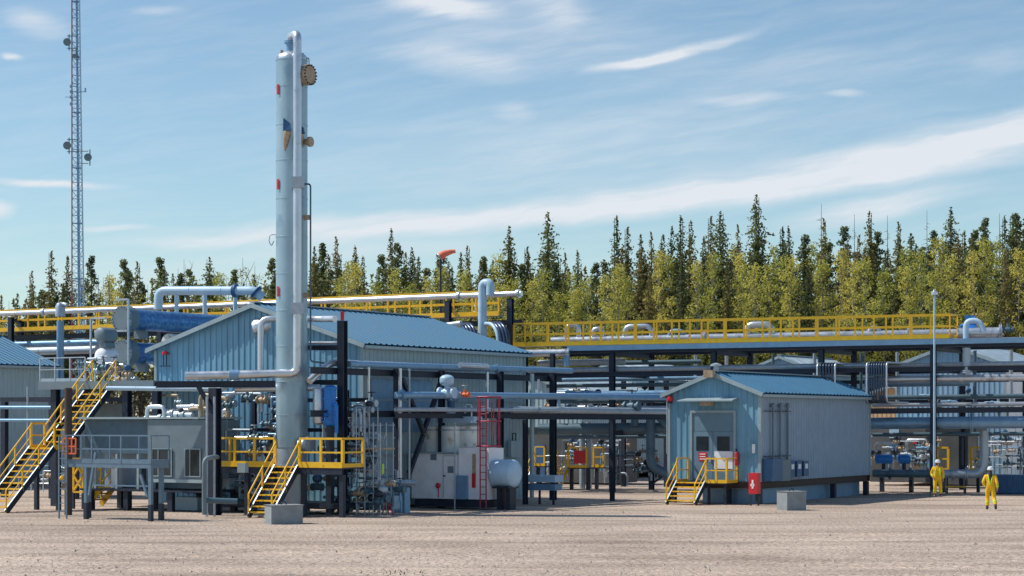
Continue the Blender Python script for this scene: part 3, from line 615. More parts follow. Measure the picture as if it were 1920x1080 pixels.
# rack along the side wall of the large building
FV = Frame(642, 79.5)
rv = thing('pipe_rack', 'dark steel rack with diagonal braces along the side of the large building', 'pipe rack', FV.p(0, 6, 0), -TH)
def tv(px): return FV.v(px)
for px, top, w_ in ((642, 7.6, .30), (745, 5.8, .24), (828, 5.8, .22), (938, 5.9, .24), (1037, 6.0, .26)):
    post(rv, FV.p(0, tv(px), 0), FV.p(0, tv(px), top), w_)
for z in (5.62, 3.95): MB().ibeam(FV.p(-.2, tv(590), z), FV.p(-.2, tv(1060), z), .18, .26).build('beam', M['dark'], rv)
for a, b, z0, z1 in ((752, 792, 5.4, 3.2), (826, 792, 5.4, 3.2), (792, 765, 3.1, 1.5), (792, 765, 3.1, 1.5)):
    if (a, b, z0) == (792, 765, 3.1) and z1 == 1.5 and rv.get('done'): continue
    if a == 792: rv['done'] = 1
    MB().beam(FV.p(.05, tv(a), z0), FV.p(.05, tv(b), z1), .16).build('brace', M['dark'], rv)
del rv['done']
pipe([FV.p(-.5, tv(600), 5.2), FV.p(-.35, tv(632), 5.95), FV.p(-.35, tv(900), 5.95)], .14, 'silver', 'silver pipe rising diagonally right of the column then along the rack top', rings=1.3, bend=.4)
pipe([FV.p(.1, tv(650), 5.9), FV.p(.1, tv(1068), 6.02)], .13, 'bluepipe', 'blue grey pipe along the rack top beside the large building', rings=1.6, flanges=((0, .62),))
pipe([FV.p(.32, tv(850), 6.04), FV.p(.32, tv(902), 6.04)], .12, 'silver', 'short bright silver pipe section on the rack above the red ladder')
for px, z1, r, m, nm in ((735, 1.2, .07, 'silver', 'pale vertical pipe before the louvre panel of the large building'), (899, 3.6, .07, 'silver', 'pale vertical pipe left of the red ladder cage'), (676, 3.0, .05, 'silver', 'thin pale pipe at the corner of the large building'),
                         (752, 1.0, .05, 'galv', 'thin grey pipe beside the braced rack post'), (983, .2, .1, 'siding2', 'teal downpipe at the far corner of the large building')):
    pipe([FV.p(.4, tv(px), 5.8), FV.p(.4, tv(px), z1)], r, m, nm)
# long mid height pipes crossing the middle
pipe([W(742, 741, 81.5), W(800, 741, 82.5), G(1252, 95, 4.78)], .14, 'bluepipe', 'long blue grey pipe crossing the middle at door-top height', rings=1.8, flanges=((0, .2), (1, .1)))
pipe([W(742, 768, 81.5), G(1110, 92, 4.15)], .09, 'galv', 'thinner grey pipe below the long blue grey one', rings=2, flanges=((0, .7),))
pipe([G(960, 88, 4.15), G(1252, 95.5, 4.12)], .15, 'galv', 'grey pipe ending at the small raised building', rings=1.6)
pipe([G(990, 88.6, 4.7), G(1048, 90.2, 4.7), G(1048, 90.2, 4.3)], .07, 'bluepipe', 'small blue pipe with a right end bend over the middle rack', bend=.2)
rm = thing('pipe_rack', 'low dark beam rack between the large building and the small raised one', 'pipe rack', G(1110, 93))
MB().ibeam(G(960, 88.2, 3.88), G(1252, 95.6, 3.86), .2, .28).build('beam', M['dark'], rm)
MB().ibeam(G(742, 81.7, 3.88), G(962, 88.1, 3.88), .2, .2).build('beam', M['dark'], rm)
for px, Z in ((985, 89), (1148, 93.0),): post(rm, G(px, Z), G(px, Z, 3.72), .18)
pipe([G(1010, 89.2, 5.5), G(1010, 89.2, 4.8)], .05, 'galv', 'thin grey riser standing up left of the middle rack post')
valve(G(1185, 93.8, 4.35), U, 1.5, 'slate', 'large dark valve on the pipe left of the small raised building')
valve(G(838, 83.3, 4.82), U, 1.5, 'bluewhite', 'pale blue valve on the long pipe above the white enclosure', wheel='bluewhite', act=True)
valve(G(872, 83.9, 4.75), U, .8, 'orange', 'orange and silver valve on the long pipe above the white enclosure', wheel='galv')

# ------------------------------------------------------------------ walkway and pipe behind, upper left
C0 = G(-40, 126); C1 = G(985, 105); CD = (C1 - C0).normalized()
def C(px, dz, back=0):
    k_ = (px - 960) / FPX; t = (k_ * C0.y - C0.x) / (CD.x - k_ * CD.y); return C0 + CD * t + Vector((0, back, 0)) + Zv * dz
pipe([C(-20, 10.28), C(978, 10.28)], .15, 'silver', 'long bright silver pipe high across the left half behind the roofs', rings=2.2, flanges=((0, .12), (0, .9), (0, .995)), seg=14)
cr = thing('pipe_rack', 'tall slim posts carrying the high silver pipe behind the large building', 'pipe rack', C(500, 0))
for px in (20, 300, 560, 840, 957): post(cr, C(px, 0, .1), C(px, 10.05, .1), .28); MB().ibeam(C(px, 9.9, .25), C(px, 9.9, 2.5), .15, .2).build('cross_beam', M['dark'], cr); post(cr, C(px, 0, 2.6), C(px, 10.05, 2.6), .28)
for z in (8.9, 7.6, 5.9): MB().ibeam(C(-20, z, 2.4), C(980, z, 2.4), .15, .3).build('beam', M['dark'], cr)
for z in (7.6,): MB().ibeam(C(-20, z, -.1), C(250, z, -.1), .15, .3).build('beam', M['dark'], cr)
w2 = thing('walkway', 'high yellow railed walkway behind the long silver pipe on the left', 'walkway', C(500, 9.3, 1.5))
MB().beam(C(-20, 9.28, 1.9), C(935, 9.28, 1.9), 1.0, .08).build('deck', M['galv'], w2); MB().beam(C(-20, 9.36, 1.3), C(935, 9.36, 1.3), .05, .24).build('toe_board', M['yellow'], w2)
rail_run(w2, C(-20, 9.3, 1.35), C(935, 9.3, 1.35), 1.3, posts=26, r=.036, toe=False, topw=.14); rail_run(w2, C(-20, 9.3, 2.5), C(935, 9.3, 2.5), 1.3, posts=22, r=.034, toe=True, topw=.14)
w3 = thing('platform', 'short yellow railed platform right of the tall silver gooseneck', 'platform', C(950, 7.7, 1.2)); MB().beam(C(905, 7.65, 1.2), C(960, 7.65, 1.2), 1.2, .1).build('deck', M['dark'], w3)
rail_run(w3, C(905, 7.7, .8), C(960, 7.7, .8), 1.0, posts=4, r=.035)
pipe([C(905, 6.0, -.8), C(905, 10.85, -.8), C(920, 10.85, -.8), C(920, 10.2, -.8)], .23, 'bluewhite', 'pale gooseneck vent pipe rising behind the right end of the blue roof', bend=.4, seg=16)
for i, px in enumerate((868, 874, 880, 886, 925, 931, 937, 943)):
    b_ = -1.6; rr_ = 1.05; pts = [C(px - 16 * math.cos(a) * 1.0 + 8, 7.35 + 1.35 * math.sin(a), b_ + .01 * i) for a in [0.2 + j * .16 for j in range(9)]]; pts = pts[::-1]
    pipe([C(px - 20, 8.75, b_ + .9), C(px - 2, 8.70, b_ + .3), C(px + 8, 8.25, b_), C(px + 12, 7.3, b_), C(px + 12, 6.4, b_)], .10, ('bluewhite', 'slatesh', 'slatesh', 'slatesh')[i % 4], 'curved pipe in the row bending down behind the blue roof edge', 'curved_pipe', 'pipe', 'curved pipes behind the right end of the blue roof', bend=.35, seg=10)
pipe([C(640, 8.0, -1.6), C(866, 8.75, -1.6)], .15, 'galv', 'grey pipe behind the ridge of the large blue roof')
pipe([C(-20, 8.4, 1.1), C(200, 8.4, 1.1)], .2, 'bluepipe', 'blue grey pipe under the high walkway at far left')
pipe([C(-20, 7.9, -.5), C(185, 7.9, -.5)], .24, 'galv', 'fat grey pipe below the high walkway at far left', rings=2)
pipe([C(-20, 6.6, -.5), C(90, 6.6, -.5)], .16, 'silver', 'silver pipe crossing above the far left roof', rings=2)
px_ = C(127, 0, -2); tg = thing('vent_post', 'grey and navy capped vent post left of the stacked exchangers', 'vent', px_)
MB().tube([px_, px_ + Zv * 9.6], .22, 14).build('pipe', M['bluepipe'], tg); MB().lathe(px_ + Zv * 9.85, Zv, [(.22, 0), (.3, 0), (.3, .6), (.2, .8), (0, .85)], 14).build('cap', M['galv'], tg); MB().tube([px_ + Zv * 10.5, px_ + Zv * 10.6 + U * .3, px_ + Zv * 10.5 + U * .5], .12, 10, bend=.1).build('elbow', M['galv'], tg)
# arched pipe over the blue exchangers
pipe([W(297, 580, 99), W(297, 545, 99), W(478, 545, 97), W(492, 558, 97)], .22, 'bluewhite', 'pale blue arched pipe above the blue exchanger, ending at the roof ridge', bend=.7, rings=1.4, flanges=((1, .8), (2, .2)), seg=16, fm='dkblue')
for i, px in enumerate((331, 384, 441)): q = W(px, 562, 98.7); MB().tube([q - Zv * 1.0, q + Zv * .3], .11, 10).build('pipe_support', M['bluewhite'])
for i, o in enumerate([o for o in COL.objects if o.name.startswith('pipe_support')]): tag(o, ('left', 'middle', 'right')[i] + ' stub leg of three beneath the pale blue arched pipe', 'pipe support')

# ------------------------------------------------------------------ exchangers on the left platform
FX = Frame(228, 91.0)
pf = thing('platform', 'raised grey steel platform on dark posts carrying the stacked exchangers', 'platform', FX.o)
FPt = Frame(190, 85.8)
u0, u1 = FPt.u(75), FPt.u(291)
MB().fb(FPt, u0, u1, 0, 9, 5.28, 5.34).build('deck', M['galv'], pf)
MB().fb(FPt, u0, u1, -.12, -.01, 5.02, 5.36).build('edge_beam', M['cabinet'], pf)
for px in (98, 232, 288):
    for v in (.2, 8): MB().ibeam(FPt.p(FPt.u(px), v, 0), FPt.p(FPt.u(px), v, 5.27), .3, .3).build('leg', M['dark'], pf)
rail_run(pf, FPt.p(u0, 0, 5.35), FPt.p(FPt.u(160), 0, 5.35), 1.05, m='galv', posts=3, r=.022)
def exch(F, z, r, L_, label, jm='bluejack'):
    e = thing('heat_exchanger', label, 'heat exchanger', F.p(0, 0, z - r), -TH)
    MB().tube([F.p(0, .28, z), F.p(0, L_, z)], r * .86, 28).build('shell', M[jm], e)
    hd = MB().lathe(F.p(0, 0, z), V, [(0, 0), (r * 1.06, 0), (r * 1.06, .55), (r * .86, .56)], 28).build('channel_head', M['cabinet'], e)
    k = MB()
    for i in range(20): a = i * math.pi / 10; k.tube([F.p(r * .92 * math.cos(a), -.04, z + r * .92 * math.sin(a)), F.p(r * .92 * math.cos(a), -.002, z + r * .92 * math.sin(a))], .02, 6)
    k.build('bolts', M['dark'], hd)
    for v in (1.2, L_ * .6): MB().fb(F, -r * .6, r * .6, v, v + .2, z - r - .28, z - r * .8).build('saddle', M['cabinet'], e)
    return e
zx1 = FX.z(598); zx2 = FX.z(661)
exch(FX, zx1, .56, 9, 'upper blue jacketed exchanger with round grey end beside the blue gable')
exch(FX, zx2, .56, 5, 'lower exchanger with round grey end beneath the blue jacketed one')
k = MB(); k.tube([FX.p(.2, 3, 7.25), FX.p(.2, 11, 7.25)], .45, 20); tag(k.build('duct', M['cream']), 'cream coloured duct beneath the blue exchanger, running behind the roof', 'duct')
FF = Frame(185, 90)
for (px, py, r, m, nm) in ((187, 668, .36, 'white', 'white round ended vessel left of the lower exchanger'), (186, 628, .34, 'cabinet', 'grey round ended vessel above the white one')):
    q = W(px, py, 89); t_ = thing('pressure_vessel', nm, 'vessel', q - Zv * r, -TH); MB().vessel(q + V * .1, q + V * .8, r, .5, 20).build('shell', M[m], t_); MB().box(q + V * .5 - Zv * (r + .1), U * .2, V * .3, Zv * .12).build('saddle', M['cabinet'], t_)
k = thing('support_frame', 'light grey pipe frame around the stacked exchangers', 'frame', FX.p(0, -.2, 5.3), -TH)
for a, b in (((-.15, 5.35), (-.15, 5.9)), ((.62, 5.35), (.62, 9.1)), ((.62, 9.1), (-.1, 9.1)), ((-1.6, 5.35), (-1.6, 8.3)), ((-1.6, 8.3), (-.7, 8.3)), ((.62, 7.7), (.0, 7.7))):
    MB().beam(FX.p(a[0], -.25, a[1]), FX.p(b[0], -.25, b[1]), .08).build('member', M['galv'], k)
tangle(9, FPt, (FPt.u(85), FPt.u(175)), (.5, 3), (5.5, 6.6), 'left of the stacked exchangers', 'left of the exchangers', seed=3)
tangle(5, FX, (-1.3, .4), (-.3, .3), (5.5, 5.75), 'at the foot of the stacked exchangers', 'at the foot of the exchangers', ms=('galv', 'tan', 'silver'), seed=5)

# ------------------------------------------------------------------ long yellow stair at the left edge
ls = thing('yellow_stairs', 'long yellow steel stairs climbing to the exchanger platform at left', 'stairs', G(-5, 81), -TH)
FSt = Frame(13, 80.4)
rise1, run1 = 2.55, 2.75
stair(ls, FSt.p(-1.35, 0, 0), U, 1.3, V * run1, rise1, 11, rails=(0, 1), posts=3, ms='dark')
MB().fb(FSt, -1.35, -.05, run1, run1 + .8, rise1 - .06, rise1).build('landing', M['yellow'], ls)
rail_run(ls, FSt.p(-1.35, run1, rise1), FSt.p(-1.35, run1 + .8, rise1), 1.05, posts=1, r=.035); rail_run(ls, FSt.p(-.05, run1, rise1), FSt.p(-.05, run1 + .8, rise1), 1.05, posts=1, r=.035)
stair(ls, FSt.p(-1.35, run1 + .8, rise1), U, 1.3, V * 2.9, 5.3 - rise1, 11, rails=(0, 1), posts=3, ms='dark')
for v in (run1 + .2,):
    for uu in (-1.3, -.1): MB().fb(FSt, uu - .08, uu + .08, v, v + .16, 0, rise1 - .07).build('leg', M['dark'], ls)
k = thing('light_post', 'brown grey post standing in front of the long yellow stairs', 'post', G(128, 79)); MB().tube([G(128, 79), G(128, 79, 4.95)], .15, 10).build('pole', M['brown'], k)

# low instrument shelter under the platform
FC = Frame(385, 80.5)
sh = thing('instrument_shelter', 'low slate grey shelter with framed windows between the front posts', 'shelter', FC.p(-2.6, 1, 0), -TH)
ul = FC.u(277); zt = FC.z(787)
MB().fb(FC, ul, 0, .0, 2.2, FC.z(899), zt).build('front_wall', M['cabinet'], sh)
MB().fb(FC, FC.u(150), ul - .01, .3, 2.2, FC.z(852), zt + .02).build('side_panel', M['panelblue'], sh)
for a_, b_ in ((287, 322), (349, 376)):
    w_ = MB().fb(FC, FC.u(a_), FC.u(b_), -.03, -.002, FC.z(893), FC.z(843)).build('window', M['glass'], sh); k = MB(); u_0, u_1, z_0, z_1 = FC.u(a_), FC.u(b_), FC.z(893), FC.z(843)
    for x0, x1, a, b in ((u_0 - .04, u_0, z_0, z_1), (u_1, u_1 + .04, z_0, z_1), (u_0 - .04, u_1 + .04, z_1, z_1 + .04), (u_0 - .04, u_1 + .04, z_0 - .04, z_0), (u_0 + (u_1 - u_0) * .3, u_0 + (u_1 - u_0) * .3 + .03, z_0, z_1)): k.fb(FC, x0, x1, -.06, -.031, a, b)
    k.build('frame', M['trim'], w_)
MB().fb(FC, FC.u(148), .03, -.08, 2.3, zt + .03, zt + .11).build('roof_sheet', M['trim'], sh)
MB().fb(FC, FC.u(150), 0, 1.5, 2.2, .9, FC.z(853)).build('back_wall', M['greywall'], sh)
for px in (175, 215, 255): MB().fb(FC, FC.u(px) - .05, FC.u(px) + .05, .1, .2, .89, FC.z(853)).build('strut', M['trim'], sh)
MB().fb(FC, FC.u(279), 0, -.05, .14, FC.z(906), FC.z(899.5)).build('sill', M['trim'], sh)
MB().fb(FC, FC.u(150), 0, .0, 2.2, .80, .88).build('floor', M['dark'], sh)
for px in (165, 232, 315, 380):
    for v in (.2, 2.0): MB().fb(FC, FC.u(px) - .12, FC.u(px) + .12, v - .1, v + .1, 0, .79).build('pile', M['dark'], sh)
for px in (190, 235, 262): MB().fb(FC, FC.u(px) - .18, FC.u(px) + .15, .8, 1.1, .9, 1.7).build('instrument_panel', M['white' if px == 190 else 'cabinet'], sh)
FC2 = Frame(370, 82.5); t_ = thing('pump_skid', 'blue pump on a pale blue skid under the slate shelter', 'pump', FC2.o, -TH)
MB().fb(FC2, FC2.u(322), 0, 0, 1, .02, .55).build('skid', M['bluewhite'], t_); MB().vessel(FC2.p(-.9, .4, .95), FC2.p(-.45, .4, .95), .26, .4, 16).build('motor', M['dkblue'], t_); MB().vessel(FC2.p(-.3, .4, .9), FC2.p(-.1, .4, .9), .25, .4, 16).build('pump', M['black'], t_)

# galvanised access platform in front
FG = Frame(283, 73.9)
gp = thing('access_platform', 'grey galvanised access platform on slim legs with ladder, front left', 'platform', FG.p(-1.6, .5, 0), -TH)
ug = FG.u(118); zg = FG.z(870)
MB().fb(FG, ug, 0, 0, 1.0, zg - .16, zg).build('deck', M['dullgalv'], gp)
rail_run(gp, FG.p(ug, 0, zg), FG.p(0, 0, zg), 1.05, m='dullgalv', posts=3, r=.02); rail_run(gp, FG.p(0, 0, zg), FG.p(0, 1, zg), 1.05, m='dullgalv', posts=1, r=.02)
rail_run(gp, FG.p(ug, 1, zg), FG.p(0, 1, zg), 1.05, m='dullgalv', posts=3, r=.02)
for px, v, m, w_ in ((160, .05, 'dullgalv', .065), (272, .9, 'dullgalv', .07), (281, .05, 'dullgalv', .065), (134, .9, 'dullgalv', .08)): uu = FG.u(px); MB().fb(FG, uu - w_, uu + w_, v - w_, v + w_, .62, zg - .17).build('leg', M[m], gp); MB().fb(FG, uu - w_ - .01, uu + w_ + .01, v - w_ - .01, v + w_ + .01, 0, .61).build('footing', M['dark'], gp)
MB().beam(FG.p(FG.u(165), .05, .9), FG.p(FG.u(178), .05, 2.5), .09).build('brace', M['dullgalv'], gp); MB().beam(FG.p(FG.u(275), .05, .9), FG.p(FG.u(262), .05, 1.7), .09).build('brace', M['dullgalv'], gp)
MB().beam(FG.p(FG.u(172), .05, 1.28), FG.p(FG.u(276), .05, 1.28), .05).build('brace', M['dullgalv'], gp)
k = MB()
for uu in (FG.u(115), FG.u(129)): k.beam(FG.p(uu, -.12, 0), FG.p(uu, -.12, zg + 1.0), .05)
for i in range(10): k.beam(FG.p(FG.u(115), -.12, .3 + i * .28), FG.p(FG.u(129), -.12, .3 + i * .28), .03)
k.build('ladder', M['dullgalv'], gp)
og = thing('safety_gate', 'small orange safety gate on the grey galvanised platform', 'gate', FG.p(FG.u(134), -.05, zg + .35), -TH); k = MB(); u0 = FG.u(122); u1 = FG.u(145)
for z in (zg + .35, zg + .62, zg + .92): k.beam(FG.p(u0, -.08, z), FG.p(u1, -.08, z), .05)
for i in range(4): uu = u0 + (u1 - u0) * i / 3; k.beam(FG.p(uu, -.08, zg + .35), FG.p(uu, -.08, zg + .92), .045)
k.build('frame', M['orange'], og)
wl = thing('warning_lamp', 'round yellow lamp on the leg of the grey platform ladder', 'lamp', FG.p(FG.u(121), -.2, 1.5)); MB().lathe(FG.p(FG.u(121), -.16, 1.45), Zv, [(0, 0), (.08, .03), (.09, .1), (0, .18)], 10).build('lens', M['yellow'], wl)
# yellow pieces seen beneath
FY = Frame(150, 84.5)
y1 = thing('yellow_gate', 'yellow cross-braced gate beneath the grey galvanised platform', 'gate', FY.p(0, 0, .5), -TH); k = MB()
ya, yb = FY.u(138), FY.u(156)
for a, b in (((ya, .7), (ya, 2.1)), ((yb, .7), (yb, 2.1)), ((ya, 2.1), (yb, 2.1)), ((ya, .7), (yb, .7)), ((ya, .75), (yb, 1.4)), ((yb, .75), (ya, 1.4)), ((ya, 1.4), (yb, 2.05)), ((yb, 1.4), (ya, 2.05))): k.beam(FY.p(a[0], 0, a[1]), FY.p(b[0], 0, b[1]), .07)
k.build('frame', M['yellow'], y1); MB().fb(FY, ya - .05, ya + .05, -.05, .05, 0, .66).build('leg', M['dark'], y1); MB().fb(FY, yb - .05, yb + .05, -.05, .05, 0, .66).build('leg', M['dark'], y1)
y2 = thing('step_unit', 'small yellow steps beneath the slate shelter', 'steps', G(185, 84), -TH); FY2 = Frame(165, 84); stair(y2, FY2.p(0, 0, .15), V, .8, U * .7, .75, 3, posts=1, h=.9, ms='yellow')

# ------------------------------------------------------------------ tall column
CZ = 79.8; cp = G(547, CZ); cr_ = .62
co = thing('distillation_column', 'tall pale blue steel column towering over the plant', 'column', cp)
k = MB(); k.lathe(cp, Zv, [(.72, .05), (.72, .3), (.60, .32), (.60, 2.6)], 36); k.build('skirt', M['galv'], co)
H1, Ht = 17.85, 18.2
prof = [(.60, 2.6)]; zz = 2.6
cuts = [3.9, 5.2, 6.6, 8.0, 9.45, 10.9, 12.4, 13.9, 15.3, 16.8, H1]
k = MB()
for c_ in cuts: prof += [(cr_, zz + .02), (cr_, c_ - .025), (cr_ + .012, c_ - .024), (cr_ + .012, c_ + .015)]; zz = c_
k.lathe(cp, Zv, prof, 48); sh_ = k.build('shell', M['column'], co)
k = MB(); k.lathe(cp, Zv, [(cr_ + .005, H1)] + [(cr_ * math.cos(i * math.pi / 14), H1 + .05 + .33 * math.sin(i * math.pi / 14)) for i in range(8)], 40); k.build('top_head', M['silver'], co)
for a in (0.6, 2.2, 3.9, 5.5): q = cp + Vector((math.cos(a) * .48, math.sin(a) * .48, H1 + .22)); MB().box(q, (.05, 0, 0), (0, .05, 0), (0, 0, .13)).build('lifting_lug', M['tan'], co)
k = MB(); k.tube([cp + Zv * (H1 + .2) + Vector((-.05, 0, 0)), cp + Zv * (H1 + .75) + Vector((-.05, 0, 0))], .17, 16); k.lathe(cp + Zv * (H1 + .68) + Vector((-.05, 0, 0)), Zv, [(.17, 0), (.25, 0), (.25, .1), (.17, .1)], 16); k.build('top_nozzle', M['bluepipe'], co)
px0 = (557.5 - 960) / FPX * (CZ - .82); yy = CZ - .82
k = MB(); k.tube([cp + Zv * (H1 + .75) + Vector((-.05, 0, 0)), cp + Zv * (H1 + .92) + Vector((-.05, 0, 0)), Vector((px0, yy, H1 + .92)), Vector((px0, yy, 5.52)), Vector((px0 - 4.35, yy, 5.42))], .165, 18, bend=.30); k.build('overhead_pipe', M['silver'], co)
for z in (H1 - 5.1 + .2, 8.05): MB().box(Vector((px0 + .02, yy, z)), (.24, 0, 0), (0, .2, 0), (0, 0, .22)).build('pipe_support', M['galv'], co)
MB().lathe(Vector((px0 - 2.45, yy, 5.46)), (1, 0, 0), [(.16, -.18), (.2, -.18), (.2, .18), (.16, .18)], 18).build('clamp', M['bluepipe'], co)
# manway
q = cp + Vector((.42, -.35, 17.2)); ax = Vector((.86, -.5, 0)).normalized()
k = MB(); k.lathe(q, ax, [(.33, 0), (.33, .22), (.41, .23), (.41, .42), (.0, .43)], 26); mw = k.build('manway', M['tan'], co)
k = MB()
for i in range(18):
    a = i * math.pi / 9; s1_ = ax.cross(Zv).normalized(); o_ = q + ax * .42 + s1_ * math.cos(a) * .38 + Zv * math.sin(a) * .38; k.tube([o_, o_ + ax * .05], .032, 6)
k.build('bolts', M['dark'], mw); k = MB(); k.tube([q + ax * .36 + Zv * .4, q + ax * .36 + Zv * .66, q + ax * .2 + Zv * .66], .03, 6, bend=.1); k.build('davit', M['galv'], mw)
# brackets half way up
for dx, dz, sz in ((-.10, 15.0, 1), (.42, 14.9, .8)):
    b0 = cp + Vector((dx, -.62, dz)); k = MB(); k.hexa([b0 + Vector((-.16, -.1, 0)), b0 + Vector((.16, -.1, 0)), b0 + Vector((.16, .15, 0)), b0 + Vector((-.16, .15, 0)), b0 + Vector((-.16, -.02, .5 * sz)), b0 + Vector((.10, -.02, .3 * sz)), b0 + Vector((.10, .15, .3 * sz)), b0 + Vector((-.16, .15, .5 * sz))]); bb = k.build('rain_shield', M['dkblue'], co)
    k = MB(); k.lathe(b0 - Zv * .02 + Vector((0, -.05, 0)), Vector((-.15, .1, -1)), [(.13, 0), (.15, .1), (.10, .5), (.03, .75)], 12); k.build('nozzle', M['tan'], bb)
k = MB(); k.lathe(cp + Vector((.55, -.3, 14.6)), ax, [(.12, 0), (.12, .2), (.2, .2), (.2, .3), (0, .3)], 14); k.build('nozzle', M['tan'], co)
for z in (11.65, 8.6):
    MB().box(cp + Vector((.62, -.3, z)), (.16, 0, 0), (0, .08, 0), (0, 0, .09)).build('bracket', M['tan'], co)
for py in (171, 348, 548): z = EYE + (HY - py) / FPX * CZ; MB().box(cp + Vector((-.50, -.44, z)), Vector((.036, -.03, 0)), (.008, .01, 0), (0, 0, .2)).build('red_marker', M['red'], co)
k = MB(); k.tube([cp + Vector((.5, -.35, 12.95)), cp + Vector((.78, -.4, 12.95)), cp + Vector((.78, -.4, 6.0)), cp + Vector((1.6, -.4, 5.9))], .035, 8, bend=.12); k.build('relief_line', M['slate'], co)
k = MB(); k.tube([cp + Vector((-.6, 0, 11.0)), cp + Vector((-.85, 0, 11.0)), cp + Vector((-.9, 0, 10.75)), cp + Vector((-.8, 0, 10.55)), cp + Vector((-.7, 0, 10.75))], .02, 6, bend=.06); k.build('hook', M['galv'], co)
k = MB(); k.lathe(cp + Vector((.4, -.55, 2.75)), Vector((.7, -.5, 0)), [(.22, 0), (.22, .35), (.3, .36), (.3, .48), (0, .49)], 18); k.build('manway', M['galv'], co)

# black post with red beacon, and the support trestle of the column pipe
bp_ = thing('beacon_light', 'red beacon light on top of the black post right of the column', 'beacon light', FV.p(0, 0, 7.62)); MB().lathe(FV.p(0, 0, 7.62), Zv, [(0, 0), (.07, 0), (.08, .3), (0, .38)], 10).build('dome', M['red'], bp_)
ts = thing('pipe_trestle', 'black steel post with slanted bracket under the column side pipe', 'pipe support', G(402, 78.8)); post(ts, G(403, 78.8), G(403, 78.8, 4.95), .36)
MB().ibeam(G(293, 79.8, 5.1), G(516, 78.8, 5.1), .18, .26).build('beam', M['dark'], ts); MB().beam(G(372, 78.7, 5.0), G(400, 78.7, 4.0), .17).build('brace', M['dark'], ts)
pipe([W(200, 728, 81.5), W(420, 730, 80), W(450, 706, 80), W(470, 706, 80)], .09, 'bluewhite', 'slim pale blue pipe rising through a diagonal left of the column', rings=1.1, bend=.3)
pipe([W(440, 729, 79.8), W(600, 727, 80.2)], .14, 'silver', 'silver pipe passing behind the column at the trestle beam', rings=1.1)
pipe([W(489, 697, 82), W(489, 598, 82), W(600, 598, 82), W(628, 598, 81)], .13, 'silver', 'silver pipe hooked up and over toward the black beacon post', bend=.35, rings=1.6)
pipe([W(580, 643, 80.5), W(640, 643, 80.2)], .06, 'silver', 'short thin silver pipe between column and black post')
mm = thing('steel_beam', 'short dark beam from the column to the black beacon post', 'beam', W(610, 651, 80.6)); MB().ibeam(W(576, 652, 80.6), W(640, 652, 79.9), .14, .2).build('web', M['dark'], mm)
mm = thing('steel_beam', 'dark horizontal beam low between column and black beacon post', 'beam', W(610, 717, 80.6)); MB().ibeam(W(576, 717, 80.6), W(640, 717, 79.9), .14, .2).build('web', M['dark'], mm)
bv = thing('pressure_vessel', 'bright blue upright exchanger just right of the column', 'vessel', G(617, 81)); k = MB(); k.vessel(G(619, 79.1, 3.55), G(619, 79.1, 4.95), .24, .5, 20); [k.lathe(G(619, 79.1, z), Zv, [(.24, 0), (.29, 0), (.29, .07), (.24, .07)], 20) for z in (3.6, 3.95, 4.5, 4.9)]; k.tube([G(612, 78.9, 3.9), G(608, 78.7, 3.9)], .09, 10); k.tube([G(625, 78.9, 4.3), G(631, 78.7, 4.3), G(631, 78.7, 3.2)], .07, 10, .1); k.build('blue_shell', M['blue'], bv); MB().vessel(G(598, 79.4, 3.6), G(598, 79.4, 4.9), .24, .4, 18).build('shell', M['silver'], bv)
MB().box(G(619, 79, 1.72), U * .12, V * .12, Zv * 1.74).build('leg', M['dark'], bv)

# ------------------------------------------------------------------ front yellow platform with stair
FP = Frame(535, 78.0)
yp = thing('yellow_platform', 'yellow railed platform with open stair at the foot of the tall column', 'platform', FP.o, -TH)
zd = 1.9; ul, ua_, ub_, ur = FP.u(403), FP.u(515), FP.u(562), FP.u(642)
MB().fb(FP, ul, ub_ + .02, 0, 1.0, zd - .06, zd).build('deck', M['dark'], yp); MB().fb(FP, ub_ + .03, ur, 0, 1.4, zd - .06, zd).build('deck', M['dark'], yp)
MB().fb(FP, ul, ur, -.03, -.005, zd - .28, zd - .02).build('edge_beam', M['dark'], yp)
rail_run(yp, FP.p(ul, 0, zd), FP.p(ua_, 0, zd), 1.13, posts=3, r=.036, topw=.08); rail_run(yp, FP.p(ub_, 0, zd), FP.p(ur, 0, zd), 1.13, posts=2, r=.036, topw=.08)
rail_run(yp, FP.p(ur, .05, zd), FP.p(ur, 1.35, zd), 1.13, posts=1, r=.036); rail_run(yp, FP.p(ul, .05, zd), FP.p(ul, .95, zd), 1.13, posts=1, r=.036)
for a, b in ((ul, ua_), (ub_, ur)): MB().fb(FP, a - .02, b + .02, -.06, -.035, zd - .02, zd + .2).build('toe_board', M['yellow'], yp)
for uu in (ul + .1, ul + 1.5, ua_ - .15, ub_ + .1, ur - .1):
    MB().fb(FP, uu - .09, uu + .09, .05, .23, 0, zd - .28).build('leg', M['dark'], yp)
stair(yp, FP.p(FP.u(517) + .02, -1.72, 0), U, ub_ - FP.u(517) - .05, V * 1.7, zd, 9, posts=2, ms='silver')
MB().fb(FP, FP.u(447), FP.u(468), -.075, -.062, zd - .25, zd + .12).build('sign_plate', M['trim'], yp)
